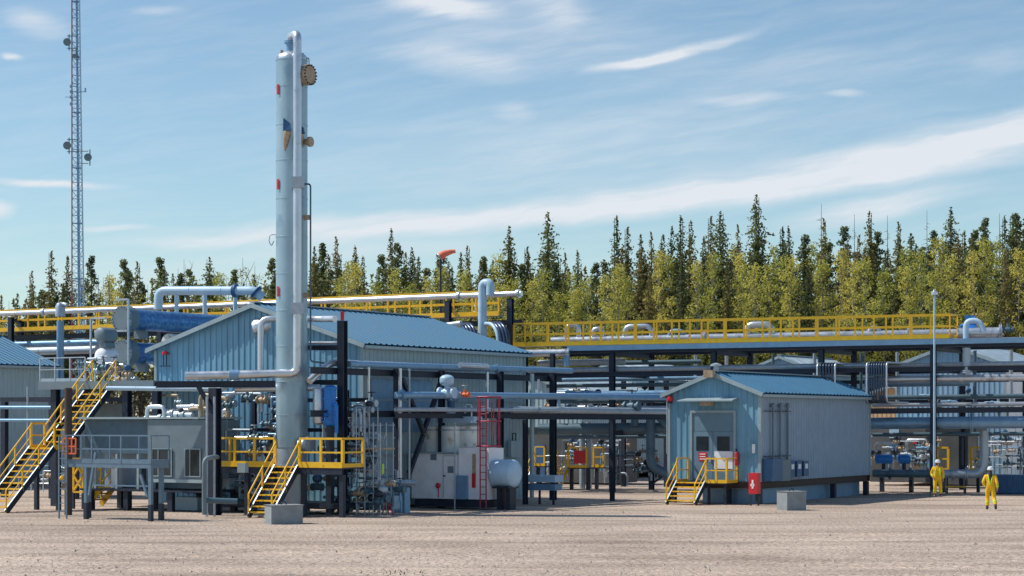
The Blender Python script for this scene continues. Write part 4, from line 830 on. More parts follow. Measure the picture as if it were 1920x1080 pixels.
def block(px0, px1, Z, h, label):
    F = Frame(px1, Z); u_ = -(px1 - px0) / FPX * Z; d_ = .75
    k = MB(); X = Vector((1, 0, 0)); Y = Vector((0, 1, 0)); rot = Matrix.Rotation(.42, 3, 'Z'); X = rot @ X; Y = rot @ Y
    c = G((px0 + px1) / 2, Z + .4); L2 = (px1 - px0) / FPX * Z / 2 * .72; e = .04
    pr = [(-L2, -.4), (L2, -.4), (L2, .4), (-L2, .4)]
    lv = [(0, 0), (0, h - e), (-e, h)]
    n = 0
    for ins, z in lv:
        for x, y in pr: k.v.append(c + X * (x + math.copysign(ins, x) * (1 if ins else 0)) + Y * (y + math.copysign(ins, y) * (1 if ins else 0)) + Zv * z)
    for j in range(2):
        for i in range(4): k.f.append((j * 4 + i, j * 4 + (i + 1) % 4, j * 4 + 4 + (i + 1) % 4, j * 4 + 4 + i)); k.sm.append(False)
    k.f += [(8, 9, 10, 11), (3, 2, 1, 0)]; k.sm += [False, False]
    o = tag(k.build('concrete_block', M['concrete'], origin=c), label, 'concrete block')
    q = MB(); q.tube([c + Zv * (h - .05) + X * -.1, c + Zv * (h + .1) + X * -.08, c + Zv * (h + .1) + X * .08, c + Zv * (h - .05) + X * .1], .02, 6, bend=.05); q.build('lifting_loop', M['dark'], o)
block(489, 575, 71.9, .68, 'darker concrete block on the gravel before the yellow platform stairs'); block(1455, 1513, 83.0, .78, 'pale concrete block on the gravel before the small raised building')

# pipework skids behind the front platform
FK = Frame(500, 80.6)
tangle(38, FK, (FK.u(415), FK.u(530)), (-.3, 1.4), (2.1, 4.8), 'behind the left of the front yellow platform', 'behind the left of the front platform', seed=11)
tangle(24, FK, (FK.u(395), FK.u(530)), (0, 1.6), (.7, 1.7), 'beneath the left of the front yellow platform', 'beneath the left of the front platform', ms=('slate', 'galv', 'silver'), seed=12)
FK2 = Frame(600, 80.0)
tangle(24, FK2, (FK2.u(582), FK2.u(668)), (.2, 1.4), (1.9, 4.6), 'just right of the tall column', 'right of the column', seed=13)
tangle(24, FK2, (FK2.u(580), FK2.u(720)), (.0, 1.2), (.4, 1.5), 'on the ground right of the yellow platform', 'on the ground right of the platform', ms=('slate', 'bluepipe', 'galv'), seed=14)
FK3 = Frame(300, 82.6)
tangle(18, FK3, (FK3.u(235), FK3.u(390)), (.2, 2), (3.6, 4.8), 'above the slate shelter roof', 'above the slate shelter', ms=('silver', 'silver', 'galv', 'tan'), rr=(.05, .12), seed=15)
pipe([W(383, 965, 76.5) * 1, W(383, 860, 76.5), W(402, 857, 76.8), W(408, 857, 79)], .09, 'cabinet', 'grey pipe rising and turning right beside the black trestle post', bend=.3)
pipe([W(383, 938, 76.6), W(445, 940, 76.8)], .11, 'slate', 'slate pipe near the ground left of the yellow stairs')
for nm, px, Z in (('left', 388, 77.8), ('right', 402, 77.8)): pipe([G(px, Z, 0), G(px, Z, 4.6)], .045, 'galv', nm + ' one of two thin grey risers at the black trestle post')
# skid frame silhouettes, dark steel added as shade behind the platform
fr = thing('equipment_rack', 'dark steel skid frame full of pipework behind the front yellow platform', 'frame', FK.o, -TH)
for px in (425, 460, 505, 600):
    MB().ibeam(FK.p(FK.u(px), 1.8, 0), FK.p(FK.u(px), 1.8, 4.9), .16, .16).build('post', M['dark'], fr)
for z in (1.7, 3.3, 4.5): MB().ibeam(FK.p(FK.u(400), 1.8, z), FK.p(FK.u(640), 1.8, z), .12, .16).build('beam', M['dark'], fr)
MB().beam(FK.p(FK.u(425), 1.75, 3.2), FK.p(FK.u(460), 1.75, 1.8), .08).build('brace', M['dark'], fr); MB().fb(FK, FK.u(400), FK.u(640), -.2, 1.9, .25, .45).build('base', M['dark'], fr)

# scaffold right of the platform
FSc = Frame(690, 79.0)
sc = thing('scaffold', 'grey tube scaffold tower at the corner of the large building', 'scaffold', FSc.o, -TH)
for px in (668, 684, 700, 713):
    for v in (0, .9): k = MB(); k.tube([FSc.p(FSc.u(px), v, 0), FSc.p(FSc.u(px), v, 4.2 if px < 690 else 3.6)], .027, 6); k.build('standard', M['galv'], sc)
for z in (.5, 1.1, 1.75, 2.3, 3.0, 3.5):
    for v in (0, .9): k = MB(); k.tube([FSc.p(FSc.u(664), v, z), FSc.p(FSc.u(716), v, z)], .022, 6); k.build('ledger', M['galv'], sc)
MB().fb(FSc, FSc.u(600), FSc.u(716), .2, .9, 2.55, 2.62).build('plank', M['tan'], sc)
for a, b in ((668, 713), (713, 668)): k = MB(); k.tube([FSc.p(FSc.u(a), .45, .3), FSc.p(FSc.u(b), .45, 3.3)], .02, 6); k.build('brace', M['galv'], sc)
MB().fb(FSc, FSc.u(716), FSc.u(719), 0, .04, 1.6, 2.0).build('tag_board', M['lime'], sc)
tp = thing('tripod_stand', 'small red tripod on the ground right of the scaffold', 'tripod', G(727, 79)); 
for dx, dy in ((-.22, -.1), (.22, -.1), (0, .25)): k = MB(); k.tube([G(727, 79) + Vector((dx, dy, 0)), G(727, 79, .75)], .03, 6); k.build('leg', M['redpink'], tp)
hp = thing('hose_stand', 'pale blue grey meter stand left of the white enclosure', 'meter', G(750, 81)); MB().box(G(752, 81, .5), U * .3, V * .2, Zv * .5).build('cabinet', M['bluepipe'], hp); MB().tube([G(733, 80.8, 1.2), G(780, 80.8, 1.2)], .12, 12).build('pipe', M['galv'], hp); MB().tube([G(745, 80.8, 1.0), G(745, 80.8, 1.7)], .08, 10).build('riser', M['galv'], hp)

# ------------------------------------------------------------------ white tank package
FT = Frame(855, 84.2)
te = thing('white_enclosure', 'white boxy enclosure with a side door and red fitting', 'enclosure', FT.p(-1.2, .6, 0), -TH)
uL, uD = FT.u(771), FT.u(829); z0, z1 = .42, FT.z(851)
MB().fb(FT, uL, uD - .02, .03, 1.1, z0, z1).build('body', M['white'], te)
dr = MB().fb(FT, uD, 0, .0, 1.1, z0, z1 - .02).build('door', M['white'], te)
k = MB(); 
for x0, x1, a, b in ((uD + .04, uD + .07, z0 + .05, z1 - .07), (-.07, -.04, z0 + .05, z1 - .07), (uD + .07, -.07, z1 - .10, z1 - .07)): k.fb(FT, x0, x1, -.012, -.002, a, b)
k.build('door_trim', M['trim'], dr); MB().fb(FT, uD + .28, -.12, -.02, -.002, 1.5, 1.78).build('label_plate', M['cabinet'], dr); MB().fb(FT, uD + .1, uD + .16, -.07, -.002, 1.35, 1.41).build('handle', M['dark'], dr)
MB().fb(FT, uL - .04, .03, -.05, 1.15, z1 + .005, z1 + .06).build('roof', M['trim'], te)
MB().fb(FT, FT.u(807), FT.u(818), .0, .028, FT.z(863), FT.z(852)).build('vent', M['cabinet'], te)
k = MB(); q = FT.p(FT.u(822), .0, FT.z(911)); k.lathe(q, -V, [(0, -.02), (.1, -.02), (.12, .05), (.05, .12), (0, .13)], 12); k.tube([q, q - Zv * .5], .02, 6); k.build('gas_fitting', M['red'], te)
k = MB(); q = FT.p(uL - .02, .1, FT.z(885)); k.lathe(q, -U, [(.06, -.05), (.06, .1), (0, .12)], 8); k.build('side_fitting', M['red'], te)
MB().fb(FT, uL + .15, FT.u(914), .05, 1.3, .08, .38).build('skid', M['dark'], te)
tk = thing('treater_tanks', 'cluster of three upright cream tanks standing behind the white enclosure', 'tank', FT.p(.1, 1.6, 0), -TH)
for px, r, v in ((812, .42, 2.5), (846, .42, 1.6), (880, .50, 1.8)):
    q = FT.p(0, v, 0); q = G(px, q.y); MB().vessel(q + Zv * .5, q + Zv * 3.42, r, .18, 26).build('tank', M['cream'], tk); MB().lathe(q + Zv * 3.25, Zv, [(r, 0), (r + .03, 0), (r + .03, .07), (r, .07)], 26).build('band', M['galv'], tk)
q = G(860, 85.7, 0); MB().box(q + Zv * 3.72, U * .95, V * .35, Zv * .13).build('top_deck', M['bluewhite'], tk)
MB().tube([G(846, 85.5, 3.84), G(846, 85.5, 4.5)], .16, 14).build('stack', M['dkblue'], tk); MB().lathe(G(846, 85.5, 3.95), Zv, [(.0, .0), (.19, 0), (.19, .1), (0, .1)], 14).build('stack_collar', M['bluewhite'], tk)
MB().lathe(G(848, 85.5, 4.45), Zv, [(.16, 0), (.42, .22), (.42, .5), (.1, .62), (0, .62)], 16).build('stack_hood', M['bluepipe'], tk)
MB().tube([G(872, 85.4, 3.8), G(872, 85.4, 4.35), G(884, 85.4, 4.35), G(884, 85.4, 3.8)], .035, 8, bend=.1).build('vent_line', M['silver'], tk)
wb = thing('white_cabinet', 'tall white cabinet with a red and tan stripe beside the red ladder', 'cabinet', FT.p(.8, .4, 0), -TH); uR = FT.u(914)
MB().fb(FT, .06, uR, .1, 1.3, .42, FT.z(840)).build('body', M['white'], wb); k = MB(); k.fb(FT, FT.u(884), FT.u(890), .06, .098, .9, 2.3); st_ = k.build('level_gauge', M['tan'], wb); MB().fb(FT, FT.u(884), FT.u(890), .03, .058, .9, 1.5).build('gauge_float', M['red'], st_)
MB().fb(FT, .06, FT.u(876), -.1, .09, .42, 1.4).build('lower_box', M['bluepipe'], wb); MB().tube([FT.p(.05, -.18, 0), FT.p(.05, -.18, 3.6)], .03, 8).build('riser_pipe', M['galv'], wb)
ld = thing('caged_ladder', 'red ladder with safety cage rising beside the white tanks', 'ladder', FT.p(uR, 0, 0), -TH); k = MB(); a_, b_ = FT.u(904), FT.u(915)
MB().tube([FT.p(a_, -.15, .1), FT.p(a_, -.15, 4.55)], .03, 8).build('rail', M['redpink'], ld); MB().tube([FT.p(b_, -.15, .1), FT.p(b_, -.15, 4.55)], .03, 8).build('rail', M['redpink'], ld)
for i in range(14): MB().tube([FT.p(a_, -.15, .35 + i * .3), FT.p(b_, -.15, .35 + i * .3)], .018, 6).build('rung', M['redpink'], ld)
k = MB(); c_, d_ = FT.u(903), FT.u(937)
for z in (FT.z(745), FT.z(790), FT.z(836)):
    k.tube([FT.p(c_, -.1, z), FT.p(c_ + .1, -.62, z), FT.p(d_ - .1, -.62, z), FT.p(d_, -.1, z), FT.p(d_ - .1, .3, z), FT.p(c_ + .1, .3, z), FT.p(c_, -.1, z)], .035, 6, bend=.15)
for uu, vv in ((c_ + .05, -.4), (c_ + .25, -.62), (d_ - .3, -.62), (d_ - .05, -.4), (d_, 0), (c_ + .3, .3), (d_ - .25, .3)): k.tube([FT.p(uu, vv, FT.z(836)), FT.p(uu, vv, FT.z(745))], .022, 6)
k.build('cage', M['redpink'], ld)
ht = thing('horizontal_tank', 'pale blue horizontal tank on a dark stand right of the red ladder', 'tank', FT.p(2, .5, 0), -TH)
MB().vessel(FT.p(FT.u(918), .55, 1.5), FT.p(FT.u(950), .55, 1.5), .58, .42, 30).build('shell', M['bluewhite'], ht); 
for px in (928, 945): MB().fb(FT, FT.u(px) - .1, FT.u(px) + .1, .3, .8, 0, .98).build('leg', M['dark'], ht)
MB().box(FT.p(FT.u(936), .5, .93), U * .4, V * .4, Zv * .04).build('saddle', M['dark'], ht)
hb = thing('pump_bench', 'low blue grey bench skid left of the dark rack post', 'skid', G(1010, 88), -TH); FH = Frame(1040, 88.5)
MB().fb(FH, FH.u(975), 0, 0, .8, .98, 1.28).build('top_box', M['bluewhite'], hb); MB().fb(FH, FH.u(978), -.02, .05, .7, .62, .9).build('lower_box', M['bluepipe'], hb)
for px in (980, 1010, 1036): MB().fb(FH, FH.u(px) - .04, FH.u(px) + .04, .05, .13, 0, .61).build('leg', M['dark'], hb); MB().fb(FH, FH.u(px) - .04, FH.u(px) + .04, .15, .23, .9, .98).build('strut', M['dark'], hb)
bx = thing('junction_box', 'small pale cabinet on the wall above the horizontal tank', 'cabinet', FB.p(.1, FB.v(955), 1), -TH); MB().fb(FB, .1, .3, FB.v(948), FB.v(968), 2.0, 2.75).build('body', M['siding2'], bx); MB().tube([FB.p(.2, FB.v(954), 2.76), FB.p(.2, FB.v(954), 3.1), FB.p(.2, FB.v(960), 3.1), FB.p(.2, FB.v(960), 2.76)], .03, 6, bend=.06).build('loop', M['dark'], bx)

# ------------------------------------------------------------------ background equipment in the middle
for i, (px, Z, lab) in enumerate(((1012, 112, 'small yellow steps far back beside the large building'), (1075, 108, 'yellow railed steps and red panel seen behind the middle rack'), (1122, 109, 'yellow railed landing seen left of the main rack post'))):
    F = Frame(px, Z); t_ = thing('step_platform', lab, 'platform', F.o, -TH)
    MB().fb(F, -.3, .9, 0, 1, 1.12, 1.18).build('deck', M['dark'], t_); rail_run(t_, F.p(-.3, 0, 1.18), F.p(.3 if i != 1 else .8, 0, 1.18), 1.1, posts=1 if i != 1 else 2, r=.034)
    if i != 2: stair(t_, F.p(-1.0 if i == 0 else -.95, -.9, 0), U, .6, V * .9, 1.15, 5, posts=1, ms='yellow')
    for uu in (-.2, .8): MB().fb(F, uu - .08, uu + .08, .1, .26, 0, 1.11).build('leg', M['dark'], t_)
    if i == 1: MB().fb(F, .05, .75, -.06, -.03, 1.4, 2.1).build('red_panel', M['red'], t_)
F = Frame(1135, 112); tangle(26, F, (F.u(1000), F.u(1130)), (0, 3), (.8, 2.6), 'far back right of the large building', 'far back in the middle', seed=21)
tangle(16, Frame(1185, 108), (-1.5, 1.0), (0, 2), (.8, 2.1), 'before the teal wall in the middle', 'before the teal wall', ms=('slate', 'galv'), seed=22)
tangle(30, Frame(1100, 108), (-3.2, 2.5), (0, 2), (4.4, 5.6), 'between the upper tiers of the middle rack', 'between the middle tiers', seed=23)
for i, (px, Z, z0, z1, r, m, nm) in enumerate(((1092, 110, 0, 3.6, .16, 'galv', 'left one of two grey standpipes beneath the middle duct'), (1104, 110, 0, 3.6, .16, 'galv', 'right one of two grey standpipes beneath the middle duct'))):
    pipe([G(px, Z, z0), G(px, Z, z1)], r, m, nm)
eq = thing('equipment_building', 'brown grey equipment shed in the shade far back in the middle', 'building', G(1070, 117)); FQ = Frame(1150, 116)  # shed silhouette, its walls coloured dark as background shade
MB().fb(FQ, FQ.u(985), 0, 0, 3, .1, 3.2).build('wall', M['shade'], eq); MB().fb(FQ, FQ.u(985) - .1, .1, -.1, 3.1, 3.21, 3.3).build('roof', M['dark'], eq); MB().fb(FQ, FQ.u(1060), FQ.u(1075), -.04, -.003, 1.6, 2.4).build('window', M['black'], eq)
MB().fb(FQ, FQ.u(1000), FQ.u(1022), -.04, -.003, .3, 2.3).build('door', M['dkblue'], eq)
# shed silhouette behind left, added as shade for the hidden area
lw = thing('shade_shed', 'dark shed silhouette added as shade behind the long yellow stairs', 'shed', G(60, 96)); FW = Frame(140, 95)
MB().fb(FW, FW.u(0), 0, 0, 4, 4.6, 4.8).build('roof', M['dark'], lw)
for px in (5, 95, 138): MB().fb(FW, FW.u(px) - .14, FW.u(px) + .14, 0, .25, 0, 4.59).build('post', M['dark'], lw)
MB().fb(FW, FW.u(0), 0, 3.5, 3.9, .3, 4.5).build('wall', M['cabinet'], lw)
pipe([W(-10, 764, 92), W(110, 764, 90)], .08, 'bluepipe', 'upper thin blue pipe behind the long yellow stairs'); pipe([W(-10, 788, 92), W(110, 788, 90)], .07, 'bluepipe', 'lower thin blue pipe behind the long yellow stairs')
tangle(14, FW, (FW.u(20), FW.u(135)), (-1, 1.5), (.6, 1.9), 'on the ground behind the long yellow stairs', 'behind the long yellow stairs', ms=('galv', 'cabinet', 'silver'), seed=25)
pipe([W(52, 990 - 130, 91), W(52, 725, 91)], .05, 'galv', 'thin vertical grey conduit behind the long yellow stairs')

# ------------------------------------------------------------------ right hand ground equipment
F = Frame(1690, 104)
pm = thing('pump_unit', 'pair of bright blue pumps on a dark skid right of the small building', 'pump', F.o, -TH)
MB().fb(F, F.u(1640), F.u(1712), 0, .9, .95, 1.1).build('skid', M['dark'], pm)
for px, l in ((1643, .75), (1686, .5)):
    q = G(px, 103.2, 1.72); MB().vessel(q, q + Vector((l, 0, 0)), .24, .35, 18).build('motor', M['blue'], pm)
    MB().tube([q + Vector((l / 2, 0, -.2)), q + Vector((l / 2, 0, -.62))], .1, 10).build('stand', M['dark'], pm)
for px in (1650, 1705): MB().fb(F, F.u(px) - .1, F.u(px) + .1, .2, .4, 0, .94).build('leg', M['dark'], pm)
pipe([G(1636, 102.4, 1.02), G(1745, 101.8, 1.02)], .20, 'slate', 'fat slate pipe low behind the nearer blocks right of the small building', flanges=((0, .3), (0, .65)), seg=16)
pipe([G(1752, 101.7, 1.02), G(1838, 101.3, 1.02), G(1845, 101.3, 1.6), G(1845, 101.3, 3.2)], .22, 'galv', 'fat grey pipe running low then turning up at far right', bend=.6, seg=16, flanges=((0, .15), (0, .4), (0, .7)))
tangle(26, Frame(1690, 108), (-2.5, 1.5), (0, 2), (1.2, 2.9), 'behind the blue pumps on the right', 'behind the blue pumps', seed=31)
tangle(24, Frame(1850, 106), (-1.2, 1.6), (0, 2), (1.2, 3.0), 'at the right edge beneath the fat blue pipe', 'at the right edge', seed=32)
tangle(10, Frame(1800, 104), (-4.5, 2), (1, 3), (4.4, 5.1), 'on the third tier at the right', 'on the third tier at right', seed=33)
for i, (px, Z, lab) in enumerate(((1762, 104, 'yellow railed gate behind the standing worker'), (1826, 104, 'yellow framed gate beneath the fat blue pipe'))):
    F = Frame(px, Z); t_ = thing('yellow_gate', lab, 'gate', F.o, -TH); rail_run(t_, F.p(-.15, 0, 1.1), F.p(.45, 0, 1.1), 1.25, posts=1, r=.045); MB().fb(F, -.25, .6, 0, .7, 1.03, 1.09).build('deck', M['dark'], t_); MB().fb(F, .1, .25, .1, .25, 0, 1.02).build('leg', M['dark'], t_)
ys_ = thing('step_unit', 'yellow treads of low steps behind the workers', 'steps', G(1790, 102.5)); 
for z in (.35, .95): MB().box(G(1792, 102.4, z), (.5, 0, 0), (0, .12, 0), (0, 0, .035)).build('tread', M['yellow'], ys_)
for px in (1775, 1809): MB().box(G(px, 102.55, .5), (.03, 0, 0), (0, .2, 0), (0, 0, .5)).build('stringer', M['dark'], ys_)
FN = Frame(1960, 100.5)
cn_ = thing('blue_container', 'low dark blue container skid at the right edge behind the walking worker', 'container', FN.o); 
k = MB(); corr(k, FN.p(-4, 0, 0), FN.p(0, 0, 0), -V, lambda t: FN.p(FN.u(1850) * (1 - t), 0, .05), lambda t: FN.p(FN.u(1850) * (1 - t), 0, .95), pitch=.35); k.fb(FN, FN.u(1850), 0, .02, 1.6, .04, .96); k.build('body', M['dkblue'], cn_)
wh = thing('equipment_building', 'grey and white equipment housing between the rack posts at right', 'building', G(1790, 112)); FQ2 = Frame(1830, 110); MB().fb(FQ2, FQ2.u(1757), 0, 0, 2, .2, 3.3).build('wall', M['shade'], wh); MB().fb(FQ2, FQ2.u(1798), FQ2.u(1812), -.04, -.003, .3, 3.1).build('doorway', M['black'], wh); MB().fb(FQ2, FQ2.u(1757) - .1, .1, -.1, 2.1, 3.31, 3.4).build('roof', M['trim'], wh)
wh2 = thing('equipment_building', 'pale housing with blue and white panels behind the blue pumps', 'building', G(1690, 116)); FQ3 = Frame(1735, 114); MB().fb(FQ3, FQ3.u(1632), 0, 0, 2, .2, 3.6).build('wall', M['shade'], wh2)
for px, z, m in ((1668, 2.7, 'bluewhite'), (1668, 2.0, 'dkblue'), (1712, 2.4, 'red')): MB().fb(FQ3, FQ3.u(px), FQ3.u(px + (18 if m != 'red' else 7)), -.05, -.003, z, z + (.5 if m != 'red' else .25)).build('panel', M[m], wh2)
MB().fb(FQ3, FQ3.u(1632) - .1, .1, -.1, 2.1, 3.61, 3.7).build('roof', M['trim'], wh2)
lp = thing('light_pole', 'tall pale light pole with a small lamp head at right', 'light pole', G(1752, 98.5)); q = G(1752, 98.5)
MB().tube([q, q + Zv * 9.8], .065, 12, r2=.045).build('pole', M['bluewhite'], lp); k = MB(); k.lathe(q + Zv * 9.78, Zv, [(0, 0), (.16, .02), (.16, .14), (.06, .22), (.06, .3), (0, .3)], 12); k.build('lamp_head', M['silver'], lp)
MB().box(q + Zv * .12, (.2, 0, 0), (0, .2, 0), (0, 0, .12)).build('base', M['concrete'], lp)

# ------------------------------------------------------------------ radio mast and windsock
mq = G(150, 150); ms_ = thing('radio_mast', 'tall slim lattice radio mast with dish antennas at far left', 'radio mast', mq)
HM = 39.0; w0, w1 = 1.05, .50
def mc(i, z): w_ = w0 + (w1 - w0) * z / HM; a = math.radians(210 + 120 * i) ; rr_ = w_ / 1.732; lean = -.32 * z / HM; return mq + Vector((math.cos(a) * rr_ + lean, math.sin(a) * rr_, z))
for i in range(3):
    k = MB(); k.tube([mc(i, 0), mc(i, HM)], .055 if i else .05, 6); k.build('leg', M['redpink' if i == 0 else 'bluewhite'], ms_)
k = MB(); nb = 64
for j in range(nb):
    za, zb_ = HM * j / nb, HM * (j + 1) / nb
    for i in range(3):
        i2 = (i + 1) % 3; k.beam(mc(i, zb_), mc(i2, zb_), .035); k.beam(mc(i if j % 2 else i2, za), mc(i2 if j % 2 else i, zb_), .03)
k.build('bracing', M['bluewhite'], ms_)
k = MB()
for z in [6 + 4.1 * i for i in range(9)]:
    for i in range(3): k.beam(mc(i, z), mc((i + 1) % 3, z), .06)
k.build('section_band', M['bluepipe'], ms_)
k = MB(); k.tube([mq + Vector((-.05, .2, 0)), mq + Vector((-.3, .1, HM))], .08, 6); k.build('cable_run', M['bluepipe'], ms_)
for px, py, r in ((126, 79, .28), (139, 105, .15), (126, 273, .29), (165, 295, .28)):
    q = W(px, py, 149.2); k = MB(); k.lathe(q, (0.1, -1, 0), [(0, -.15), (r * .6, -.12), (r, 0), (r, .12), (0, .16)], 20); dsh = k.build('dish', M['cabinet'], ms_)
    k = MB(); ctr = W(146, py, 149.8); k.beam(q + Zv * .45 * (r > .2), ctr + Zv * .45 * (r > .2), .06); k.beam(q - Zv * .45 * (r > .2), ctr - Zv * .45 * (r > .2), .06); k.beam(q - Zv * .6 * (r > .2) + Vector((.12, .1, 0)), q + Zv * .6 + Vector((.12, .1, 0)), .06); k.build('dish_mount', M['cabinet'], dsh)
k = MB()
for py in (162, 172, 182, 195): k.beam(W(132, py, 149.6), W(146, py, 149.6), .05); k.beam(W(132, py - 3, 149.6), W(132, py + 3, 149.6), .07)
k.beam(W(122, 182, 149.6), W(146, 182, 149.6), .035); k.beam(W(150, 172, 149.6), W(160, 172, 149.6), .05); k.beam(W(160, 173, 149.6), W(160, 165, 149.6), .09); k.build('antenna_array', M['bluepipe'], ms_)
q = W(826, 478, 122); qb = Vector((q.x, q.y, 0)); wsn = thing('windsock', 'orange windsock blowing right above the roofline', 'windsock', qb)
M['sock'] = mat('windsock_cloth', (.80, .20, .12), .7, 0, .08)
MB().tube([qb, Vector((q.x, q.y, q.z + .1))], .06, 8).build('pole', M['dark'], wsn)
prof = [(.12, 0), (.22, .2), (.25, .42), (.2, .7), (.13, .85)]
k = MB(); k.tube([q + Vector((-.05, 0, -.12)), q + Vector((.2, 0, .06)), q + Vector((.45, -.02, .14)), q + Vector((.68, -.03, .20)), q + Vector((.90, -.03, .22))], .24, 16, .12, cap=False, r2=.11); sk_ = k.build('sock', M['sock'], wsn); k = MB(); k.lathe(q + Vector((-.05, 0, -.12)), Vector((.25, 0, .18)), [(.235, -.02), (.26, -.02), (.26, .02), (.235, .02)], 18); k.build('hoop', M['galv'], wsn)


# ------------------------------------------------------------------ trees
def quad(mb, c, s_, q, flat=.5):
    d = Vector((q.gauss(0, 1), q.gauss(0, 1), q.gauss(0, flat))).normalized(); e = d.cross(Vector((q.gauss(0, 1), q.gauss(0, 1), q.gauss(0, 1)))).normalized()
    a = d * s_ * q.uniform(.7, 1.3); b = e * s_ * q.uniform(.35, .7); n = len(mb.v); mb.v += [c - a, c + b, c + a, c - b]; mb.f.append((n, n + 1, n + 2, n + 3)); mb.sm.append(False)
def spruce_mesh(mb, o, H, Wd, z0, q, dens=1., leaf=.16, kk=.28, rough_=.3):
    z = z0; ph = q.random(); lean = Vector((q.uniform(-.012, .012), q.uniform(-.012, .012), 0))
    while z < H:
        d_ = H - z; t = (z - z0) / (H - z0); r = (Wd * (1 - math.exp(-d_ * kk)) * (.5 + .5 * math.sin(min(1, t * 5) * 1.57)) * (1.15 - .36 * ((z + ph) / .95 % 1)) + .05) * q.uniform(1 - rough_, 1.12)
        nb_ = max(3, int((4 + 4.5 * min(1, r)) * dens))
        for i in range(nb_):
            a = q.random() * 6.283; rr = r * q.uniform(.6, 1.1); m_ = max(1, int(rr / (leaf * 1.5) + .5))
            for j in range(m_):
                f = (j + q.random()) / m_; c = o + lean * z + Vector((math.cos(a) * rr * f, math.sin(a) * rr * f, z - rr * f * .42 + (.12 * f * f) + q.gauss(0, .05)))
                quad(mb, c, leaf * (1.1 - .25 * t), q, .8)
        z += leaf * (.85 + .3 * (1 - t))
    for i in range(6): quad(mb, o + lean * H + Zv * (.22 - .1 * i), leaf * .5, q, 4)
def dead_mesh(mb, o, z0, z1, w, q, n):
    for i in range(n):
        z = q.uniform(z0, z1); a = q.random() * 6.283; rr = w * q.random() ** .6; quad(mb, o + Vector((math.cos(a) * rr, math.sin(a) * rr, z - rr * .3)), q.uniform(.07, .16), q, .5)
def trunk_mesh(mb, o, H, r, q, twigs=0, z0=1.):
    mb.tube([o, o + Zv * H * .5 + Vector((q.uniform(-.1, .1), 0, 0)), o + Zv * H], r, 7, r2=r * .12)
    for i in range(twigs):
        z = q.uniform(z0, H * .95); a = q.random() * 6.283; l = q.uniform(.3, 1.1) * (1 - .6 * z / H); p = o + Zv * z
        mb.tube([p, p + Vector((math.cos(a) * l, math.sin(a) * l, -l * .25 + q.uniform(-.1, .15)))], .022, 4, r2=.008)
def clumps(mb, o, cs, q, leaf, n):
    for c, r in cs:
        for i in range(int(n * r * r)):
            d = Vector((q.gauss(0, 1), q.gauss(0, 1), q.gauss(0, 1))).normalized() * r * q.random() ** .33; d.z *= .75; quad(mb, o + c + d, leaf, q, .8)
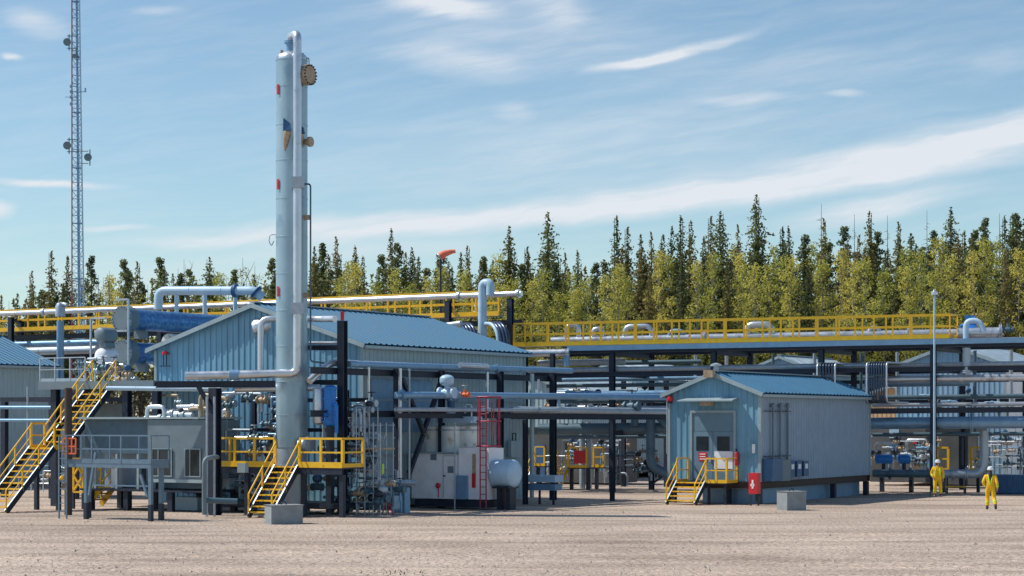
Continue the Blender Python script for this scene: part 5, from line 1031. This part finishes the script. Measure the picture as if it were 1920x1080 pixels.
def make_tree(kind, seed):
    q = random.Random(seed); H = 20.; O = Vector((0, 0, 0))
    nm = {'spruce': 'spruce_tree', 'slim': 'spruce_tree', 'pine': 'pine_tree', 'aspen': 'aspen_tree', 'snag': 'dead_tree', 'birch': 'birch_tree'}[kind]
    t = thing(nm, '', 'tree', O)
    tk_ = MB(); cw = MB()
    if kind in ('spruce', 'slim'):
        trunk_mesh(tk_, O, H * .99, .17, q, 60, H * .08); w_, kk = {'spruce': (q.uniform(1.8, 2.3), q.uniform(.24, .32)), 'slim': (q.uniform(1.05, 1.4), q.uniform(.24, .34))}[kind]
        zc = H * q.uniform(.30, .45); spruce_mesh(cw, O, H, w_, zc, q, 1.15, kk=kk); tk_.build('trunk', M['bark'], t); cw.build('crown', M['spruce' if seed % 2 else 'spruce2'], t)
        dm = MB(); dead_mesh(dm, O, H * .12, zc + 1.5, w_ * .75, q, 700); dm.build('dead_branches', M['dead'], t)
    elif kind == 'pine':
        trunk_mesh(tk_, O, H * .96, .17, q, 50, H * .12); cs = []; zc = H * q.uniform(.34, .46); n_ = 105; lop = q.random() * 6.28
        for i in range(n_):
            z = zc + (H - .35 - zc) * i / (n_ - 1); d_ = H - z; a = q.random() * 6.283; rr = 1.0 * min(1, (d_ / 4.5) ** .7) * q.uniform(.1, 1.1) * (1 + .15 * math.cos(a - lop)); cs.append((Vector((math.cos(a) * rr, math.sin(a) * rr, z)), q.uniform(.20, .38)))
            if i % 4 == 0: tk_.tube([Zv * (z - .5), cs[-1][0]], .03, 4, r2=.012)
        clumps(cw, O, cs, q, .12, 330); tk_.build('trunk', M['bark'], t); cw.build('crown', M['pine'], t)
        dm = MB(); dead_mesh(dm, O, H * .15, zc + 1, .9, q, 350); dm.build('dead_branches', M['dead'], t)
    elif kind == 'aspen':
        H = 15.; trunk_mesh(tk_, O, H * .92, .13, q, 16, H * .3); cs = []
        for i in range(46):
            z = H * (.48 + .51 * i / 45); a = q.random() * 6.283; rr = 1.5 * math.sin(math.pi * (.14 + .83 * i / 45)) * q.uniform(.15, 1.1); cs.append((Vector((math.cos(a) * rr, math.sin(a) * rr, z)), q.uniform(.28, .6)))
            if i % 2: tk_.tube([Zv * (z - 1.0), cs[-1][0]], .025, 4, r2=.01)
        clumps(cw, O, cs, q, .10, 190); tk_.build('trunk', M['palebark'], t); cw.build('crown', M['aspen'], t)
    elif kind == 'birch':
        H = 14.; trunk_mesh(tk_, O, H * .98, .09, q, 60, H * .25)
        for i in range(26):
            z = H * q.uniform(.3, .85); a = q.random() * 6.283; l = q.uniform(.8, 1.9); p = Zv * z; e = p + Vector((math.cos(a) * l * .55, math.sin(a) * l * .55, l)); tk_.tube([p, e], .03, 4, r2=.008)
            for j in range(3): f = q.uniform(.4, 1); s_ = p + (e - p) * f; tk_.tube([s_, s_ + Vector((q.uniform(-.4, .4), q.uniform(-.4, .4), q.uniform(.2, .6)))], .014, 3, r2=.006)
        clumps(cw, O, [(Vector((q.uniform(-.8, .8), q.uniform(-.8, .8), H * q.uniform(.4, .95))), .6) for i in range(16)], q, .09, 45)
        tk_.build('trunk', M['twig'], t); cw.build('crown', M['aspen'], t)
    else:
        trunk_mesh(tk_, O, H, .12, q, 70, H * .35); tk_.build('trunk', M['twig'], t)
    t['_h'] = H; return t
protos = {'spruce': [make_tree('spruce', s) for s in (1, 2, 3, 4, 5)], 'slim': [make_tree('slim', s) for s in (11, 12, 13, 14)], 'pine': [make_tree('pine', s) for s in (21, 22, 23, 24)],
          'aspen': [make_tree('aspen', s) for s in (31, 32, 33, 34)], 'snag': [make_tree('snag', s) for s in (41, 42)], 'birch': [make_tree('birch', s) for s in (51, 52)]}
used = set(); TN = {'spruce': 'broad dark spruce', 'slim': 'slender spruce', 'pine': 'open crowned pine', 'aspen': 'yellow green aspen', 'snag': 'bare dead tree', 'birch': 'thin leafed grey birch'}
PL = {'spruce': 'broad dark spruces', 'slim': 'slender spruces', 'pine': 'open crowned pines', 'aspen': 'yellow green aspens', 'snag': 'bare dead trees', 'birch': 'thin leafed birches'}
def region(px):
    return 'at the far left of the radio mast' if px < 143 else 'between radio mast and tall column' if px < 546 else 'between tall column and gooseneck vent' if px < 912 else 'above the left half of the right walkway' if px < 1340 else 'above the right half of the right walkway' if px < 1752 else 'right of the light pole'
TR = random.Random(99); tree_count = [0]
def tree(kind, px, top, Z, sc=1., wf=1., label=None):
    i = TR.randrange(len(protos[kind])); o = protos[kind][i]; H = EYE + (HY - top) / FPX * Z; s_ = H / o['_h']; sw = s_ * .5 + .5 * wf if wf == 1 else s_ * wf
    sw = max(.75, min(1.35, (.45 + .55 * s_))) * wf; loc = G(px, Z)
    if o.name in used: o = copy_tree(o, loc, None, (sw, sw, s_), TR.random() * 6.28)
    else: used.add(o.name); o.location = loc; o.scale = (sw, sw, s_); o.rotation_euler = (0, 0, TR.random() * 6.28)
    lab = label or '%s in the treeline %s' % (TN[kind], region(px)); o['label'] = lab; o['category'] = 'tree'
    if not label: o['group'] = '%s %s' % (PL[kind], region(px))
    elif 'group' in o: del o['group']
    tree_count[0] += 1; return o
# trees that stand out, read off the photograph (column, top)
tall = [('slim', 56, 508), ('slim', 92, 470), ('slim', 125, 480), ('pine', 172, 474), ('birch', 205, 500), ('pine', 235, 482), ('slim', 262, 490), ('pine', 300, 478), ('birch', 345, 478), ('spruce', 388, 482), ('birch', 455, 475), ('birch', 478, 490),
        ('pine', 510, 480), ('slim', 590, 462), ('pine', 606, 452), ('slim', 633, 443), ('slim', 668, 460), ('slim', 735, 428), ('pine', 745, 450), ('spruce', 770, 465), ('pine', 828, 468), ('slim', 880, 460), ('spruce', 953, 425), ('slim', 984, 462), ('spruce', 1027, 398), ('slim', 1060, 475), ('slim', 1085, 470),
        ('slim', 1152, 404), ('slim', 1172, 425), ('slim', 1203, 440), ('slim', 1222, 436), ('slim', 1240, 440), ('slim', 1258, 425), ('slim', 1280, 405), ('slim', 1292, 412), ('slim', 1328, 405), ('spruce', 1356, 396), ('slim', 1384, 422), ('spruce', 1423, 365), ('slim', 1463, 425), ('slim', 1480, 425), ('pine', 1508, 435), ('slim', 1548, 410), ('snag', 1540, 382),
        ('pine', 1582, 420), ('snag', 1602, 402), ('slim', 1608, 440), ('slim', 1634, 394), ('pine', 1645, 430), ('snag', 1664, 404), ('slim', 1688, 415), ('spruce', 1710, 435), ('snag', 1738, 395), ('pine', 1752, 428), ('spruce', 1782, 388), ('slim', 1805, 432), ('pine', 1828, 425), ('pine', 1848, 402), ('slim', 1880, 405), ('slim', 1895, 400), ('pine', 1906, 395), ('spruce', 1922, 410), ('snag', 1874, 400)]
SPEC = {(1423, 365): 'tallest broad spruce of the whole treeline, right of centre', (1027, 398): 'tall pointed spruce standing clear right of the gooseneck vent', (735, 428): 'tallest slender spruce between the column and the windsock', (953, 425): 'dark broad spruce just right of the gooseneck vent', (56, 508): 'lone slender spruce near the left picture edge'}
for kd, px, top in tall:
    tree(kd, px, top, 168 + TR.uniform(0, 12), wf={'spruce': 1.0, 'slim': 1.0}.get(kd, 1.), label=SPEC.get((px, top)))
# the rows between them
def ridge(px):   # general height of the wood behind
    pts = [(-20, 550), (60, 528), (140, 505), (300, 503), (430, 506), (520, 492), (600, 476), (760, 480), (950, 475), (1100, 485), (1200, 455), (1400, 450), (1600, 450), (1760, 445), (1940, 425)]
    for (a, b), (c, d) in zip(pts, pts[1:]):
        if px <= c: return b + (d - b) * (px - a) / (c - a)
    return 430
px = -15
while px < 1935:
    top = ridge(px); left = px < 560
    kd = TR.choices(('aspen', 'pine', 'slim', 'birch', 'spruce'), (.14, .24, .38, .22, .02) if left else (.17, .24, .38, .03, .18))[0]
    tree(kd, px + TR.uniform(-6, 6), top + TR.uniform(-8, 34) + (10 if kd == 'aspen' else 0), 164 + TR.uniform(0, 22)); px += TR.uniform(12, 20) if not left else TR.uniform(10, 17)
# low aspens in front of the wood
px = 640
while px < 1930:
    tree('aspen' if TR.random() < .85 else 'slim', px, ridge(px) + TR.uniform(15, 70), 156 + TR.uniform(0, 7), wf=.95); px += TR.uniform(18, 42)
# solid far wood and undergrowth
ff = MB(); ft = MB(); q = random.Random(5)
x = 500
while x < 2000:
    Z = q.uniform(196, 230); H = EYE + (HY - (ridge(x) + q.uniform(12, 70))) / FPX * Z; o = G(x, Z)
    spruce_mesh(ff, o, H, q.uniform(1.3, 1.9), H * .40, q, .6, .30); ft.tube([o, o + Zv * H * .95], .16, 5, r2=.03); x += q.uniform(12, 19)
x = -60
while x < 520:
    Z = q.uniform(196, 225); H = EYE + (HY - (ridge(x) + q.uniform(15, 55))) / FPX * Z; o = G(x, Z)
    spruce_mesh(ff, o, H, q.uniform(1.2, 1.8), H * .15, q, .5, .30); x += q.uniform(13, 24)
ffo = tag(ff.build('far_forest', M['spruce2']), 'dense far wood filling the gaps behind the treeline', 'forest', kind='stuff')
ftk = ft.build('trunks', M['bark'], ffo)
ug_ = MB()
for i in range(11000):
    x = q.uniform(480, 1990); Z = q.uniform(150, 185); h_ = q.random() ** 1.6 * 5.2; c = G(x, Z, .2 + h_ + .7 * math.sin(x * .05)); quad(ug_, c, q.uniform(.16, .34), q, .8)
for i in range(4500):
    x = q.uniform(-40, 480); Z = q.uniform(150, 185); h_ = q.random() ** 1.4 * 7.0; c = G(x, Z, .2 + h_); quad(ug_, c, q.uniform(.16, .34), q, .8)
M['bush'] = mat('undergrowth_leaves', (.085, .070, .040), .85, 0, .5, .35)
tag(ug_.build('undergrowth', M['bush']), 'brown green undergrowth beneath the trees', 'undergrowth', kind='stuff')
for ks in protos.values():
    for o in ks:
        if o.name not in used:
            for ch in list(o.children): bpy.data.objects.remove(ch)
            bpy.data.objects.remove(o)
for o in list(COL.objects):
    if '_h' in o: del o['_h']

# ------------------------------------------------------------------ people
def skin(pts, edges, name, m, parent, inv, sub=2):
    me = bpy.data.meshes.new('tmp'); me.from_pydata([p[0] for p in pts], edges, []); ob = bpy.data.objects.new('tmp', me); COL.objects.link(ob)
    ob.modifiers.new('s', 'SKIN'); me.skin_vertices[0].data[0].use_root = True
    for i, p in enumerate(pts): r_ = p[1]; me.skin_vertices[0].data[i].radius = r_ if isinstance(r_, tuple) else (r_, r_)
    sb = ob.modifiers.new('u', 'SUBSURF'); sb.levels = sb.render_levels = sub; ob.modifiers['s'].use_smooth_shade = True
    dg = bpy.context.evaluated_depsgraph_get(); me2 = bpy.data.meshes.new_from_object(ob.evaluated_get(dg)); bpy.data.objects.remove(ob); me2.name = name
    me2.materials.clear(); me2.materials.append(m)
    for p in me2.polygons: p.use_smooth = True
    o = bpy.data.objects.new(name, me2); COL.objects.link(o); o.parent = parent; return o
def person(loc, rz, label, pose, hair_long, scale=1.):
    """local frame: faces -Y, feet at z=0"""
    t = thing('person', label, 'person', loc, 0); J = pose
    v = Vector
    names = ['pelvis', 'waist', 'chest', 'neckb', 'neck', 'head', 'crown']
    P = [(J['pelvis'], (.135, .10)), (J['waist'], (.125, .095)), (J['chest'], (.155, .105)), (J['neckb'], .065), (J['neck'], .055), (J['head'], (.078, .092)), (J['crown'], (.07, .08))]
    E = [(0, 1), (1, 2), (2, 3), (3, 4), (4, 5), (5, 6)]
    def chain(start, items):
        prev = start
        for p, r in items: P.append((p, r)); E.append((prev, len(P) - 1)); prev = len(P) - 1
        return prev
    for s_ in ('L', 'R'):
        chain(0, [(J['hip' + s_], .085), (J['knee' + s_], .058), (J['ankle' + s_], .038), (J['toe' + s_], .035)])
        w_ = chain(2, [(J['sh' + s_], .058), (J['el' + s_], .042), (J['wr' + s_], .028)])
        hd = (J['wr' + s_] - J['el' + s_]).normalized(); sd_ = hd.cross(v((0, 1, 0))); sd_ = v((1, 0, 0)) if sd_.length < .1 else sd_.normalized()
        pl = chain(w_, [(J['wr' + s_] + hd * .07, (.036, .018))]); sg = 1 if s_ == 'L' else -1
        for k_, (off, ln) in enumerate(((-.030, .060), (-.010, .072), (.010, .068), (.030, .052))):
            b0 = J['wr' + s_] + hd * .09 + sd_.cross(hd) * 0 + v((0, 1, 0)) * off
            chain(pl, [(b0, .010), (b0 + hd * ln * .5 + v((-sg * .008, 0, 0)), .009), (b0 + hd * ln + v((-sg * .025, 0, 0)), .008)])
        chain(w_, [(J['wr' + s_] + hd * .035 + v((0, -.035, 0)), .012), (J['wr' + s_] + hd * .075 + v((-sg * .01, -.055, 0)), .010)])
    body = skin(P, E, 'body', M['skin'], t, None)
    # face
    k = MB(); h_ = J['head']; f = v((0, -1, 0)) 
    fc = thing.__call__ if False else None
    face = MB(); face.lathe(h_ + v((0, -.085, -.005)), v((0, -1, -.35)), [(.02, 0), (.013, .02), (0, .03)], 8)
    for sx in (-1, 1): face.lathe(h_ + v((sx * .084, .005, -.01)), v((sx, 0, 0)), [(.028, -.01), (.026, .008), (0, .012)], 10)
    WM[t.name] = Matrix.Identity(4); nose = face.build('nose_and_ears', M['skin'], t)
    ey = MB()
    for sx in (-1, 1): ey.lathe(h_ + v((sx * .032, -.080, .018)), v((0, -1, 0)), [(.012, 0), (.009, .008), (0, .01)], 8)
    ey.lathe(h_ + v((0, -.082, -.055)), v((0, -1, 0)), [(.02, 0), (.014, .006), (0, .007)], 8); ey.build('eyes_and_mouth', M['hair'], t)
    # coverall
    P = [(J['pelvis'], (.185, .145)), (J['waist'], (.175, .135)), (J['chest'], (.195, .145)), (J['neckb'] - v((0, 0, .02)), (.085, .08))]; E = [(0, 1), (1, 2), (2, 3)]
    for s_ in ('L', 'R'):
        chain(0, [(J['hip' + s_], .12), (J['hip' + s_].lerp(J['knee' + s_], .5), .105), (J['knee' + s_], .085), (J['knee' + s_].lerp(J['ankle' + s_], .6), .082), (J['ankle' + s_] + (J['knee' + s_] - J['ankle' + s_]).normalized() * .05, .078)])
        chain(2, [(J['sh' + s_], .088), (J['el' + s_], .068), (J['wr' + s_], .052)])
    skin(P, E, 'coverall', M['cover'], t, None)
    # reflective bands
    def band(a, b, f_, r, wd=.05):
        p = a.lerp(b, f_); d = (b - a).normalized(); k_ = MB(); k_.lathe(p, d, [(r * .9, -wd / 2), (r, -wd / 2), (r, wd / 2), (r * .9, wd / 2)], 16); k_.build('reflective_band', M['lime'], t)
    for s_ in ('L', 'R'): band(J['knee' + s_], J['ankle' + s_], .45, .092); band(J['el' + s_], J['wr' + s_], .5, .066)
    for sx in (-1, 1):
        k_ = MB(); yb_ = .17; c_ = J['chest']
        pts = [c_ + v((sx * .12, -.135, -.28)), c_ + v((sx * .11, -.150, -.02)), c_ + v((sx * .09, -.03, .135)), c_ + v((sx * .09, .10, .10)), c_ + v((sx * .05 * (1 if hair_long else 2), .152, -.05)), c_ + v((sx * (.02 if hair_long else .12), .150, -.26))]
        k_.tube(pts, .022, 6, bend=.05); k_.build('reflective_brace', M['lime'], t)
    # boots
    for s_ in ('L', 'R'):
        a, b = J['ankle' + s_], J['toe' + s_]; skin([(a + v((0, .04, -.03)) * 1, (.05, .05)), (a.lerp(b, .5) + v((0, 0, -.012)), (.052, .045)), (b, (.048, .036))], [(0, 1), (1, 2)], 'boot', M['boot'], t, None)
        k_ = MB(); k_.tube([a + (J['knee' + s_] - a).normalized() * .09, a + v((0, .02, -.02))], .058, 12); k_.build('boot_shaft', M['boot'], t)
    # helmet and hair
    k_ = MB(); hc = h_ + v((0, .005, .045)); k_.lathe(hc, Zv, [(.155, -.005), (.155, .005), (.122, .012), (.120, .05), (.105, .095), (.065, .125), (0, .135)], 24); k_.hexa([hc + v((-.07, -.21, -.015)), hc + v((.07, -.21, -.015)), hc + v((.09, -.12, .0)), hc + v((-.09, -.12, .0)), hc + v((-.07, -.21, -.005)), hc + v((.07, -.21, -.005)), hc + v((.09, -.12, .012)), hc + v((-.09, -.12, .012))]); k_.build('hard_hat', M['helmet'], t)
    if hair_long: skin([(h_ + v((0, .055, .0)), (.085, .06)), (h_ + v((0, .10, -.12)), (.085, .05)), (h_ + v((0, .13, -.26)), (.085, .045)), (h_ + v((0, .155, -.44)), (.035, .03))], [(0, 1), (1, 2), (2, 3)], 'hair', M['hair'], t, None)
    else: skin([(h_ + v((0, .03, .0)), (.088, .075)), (h_ + v((0, .045, -.06)), (.075, .05))], [(0, 1)], 'hair', M['hair'], t, None)
    t.rotation_euler = (0, 0, rz); t.scale = (scale,) * 3; return t
v_ = lambda *a: Vector(a)
walk = dict(pelvis=v_(0, 0, .95), waist=v_(0, -.01, 1.12), chest=v_(0, -.03, 1.32), neckb=v_(0, -.02, 1.47), neck=v_(0, -.03, 1.54), head=v_(0, -.05, 1.64), crown=v_(0, -.045, 1.71),
            hipL=v_(.10, -.01, .88), kneeL=v_(.12, -.10, .50), ankleL=v_(.13, -.02, .10), toeL=v_(.14, -.18, .045), hipR=v_(-.10, .0, .88), kneeR=v_(-.15, .04, .48), ankleR=v_(-.22, .34, .17), toeR=v_(-.23, .27, .04),
            shL=v_(.20, -.01, 1.40), elL=v_(.30, .06, 1.14), wrL=v_(.22, -.16, 1.02), shR=v_(-.20, -.01, 1.40), elR=v_(-.27, .10, 1.13), wrR=v_(-.27, .04, .88))
stand = dict(pelvis=v_(0, 0, .95), waist=v_(0, -.01, 1.12), chest=v_(0, 0, 1.32), neckb=v_(0, 0, 1.47), neck=v_(0, -.01, 1.54), head=v_(0, -.03, 1.64), crown=v_(0, -.025, 1.71),
             hipL=v_(.10, 0, .88), kneeL=v_(.13, -.04, .50), ankleL=v_(.16, .03, .10), toeL=v_(.18, -.13, .045), hipR=v_(-.10, 0, .88), kneeR=v_(-.12, -.06, .50), ankleR=v_(-.14, .0, .10), toeR=v_(-.17, -.16, .045),
             shL=v_(.20, .01, 1.40), elL=v_(.27, .06, 1.13), wrL=v_(.26, -.04, .88), shR=v_(-.20, .01, 1.40), elR=v_(-.30, .04, 1.14), wrR=v_(-.22, -.12, .96))
person(G(1857, 83.4), math.pi - .25, 'worker in yellow coveralls and white hard hat walking away, long dark hair', walk, True, .99)
person(G(1758, 97.5), -.15, 'worker in yellow coveralls and white hard hat standing and facing the yard', stand, False, 1.0)
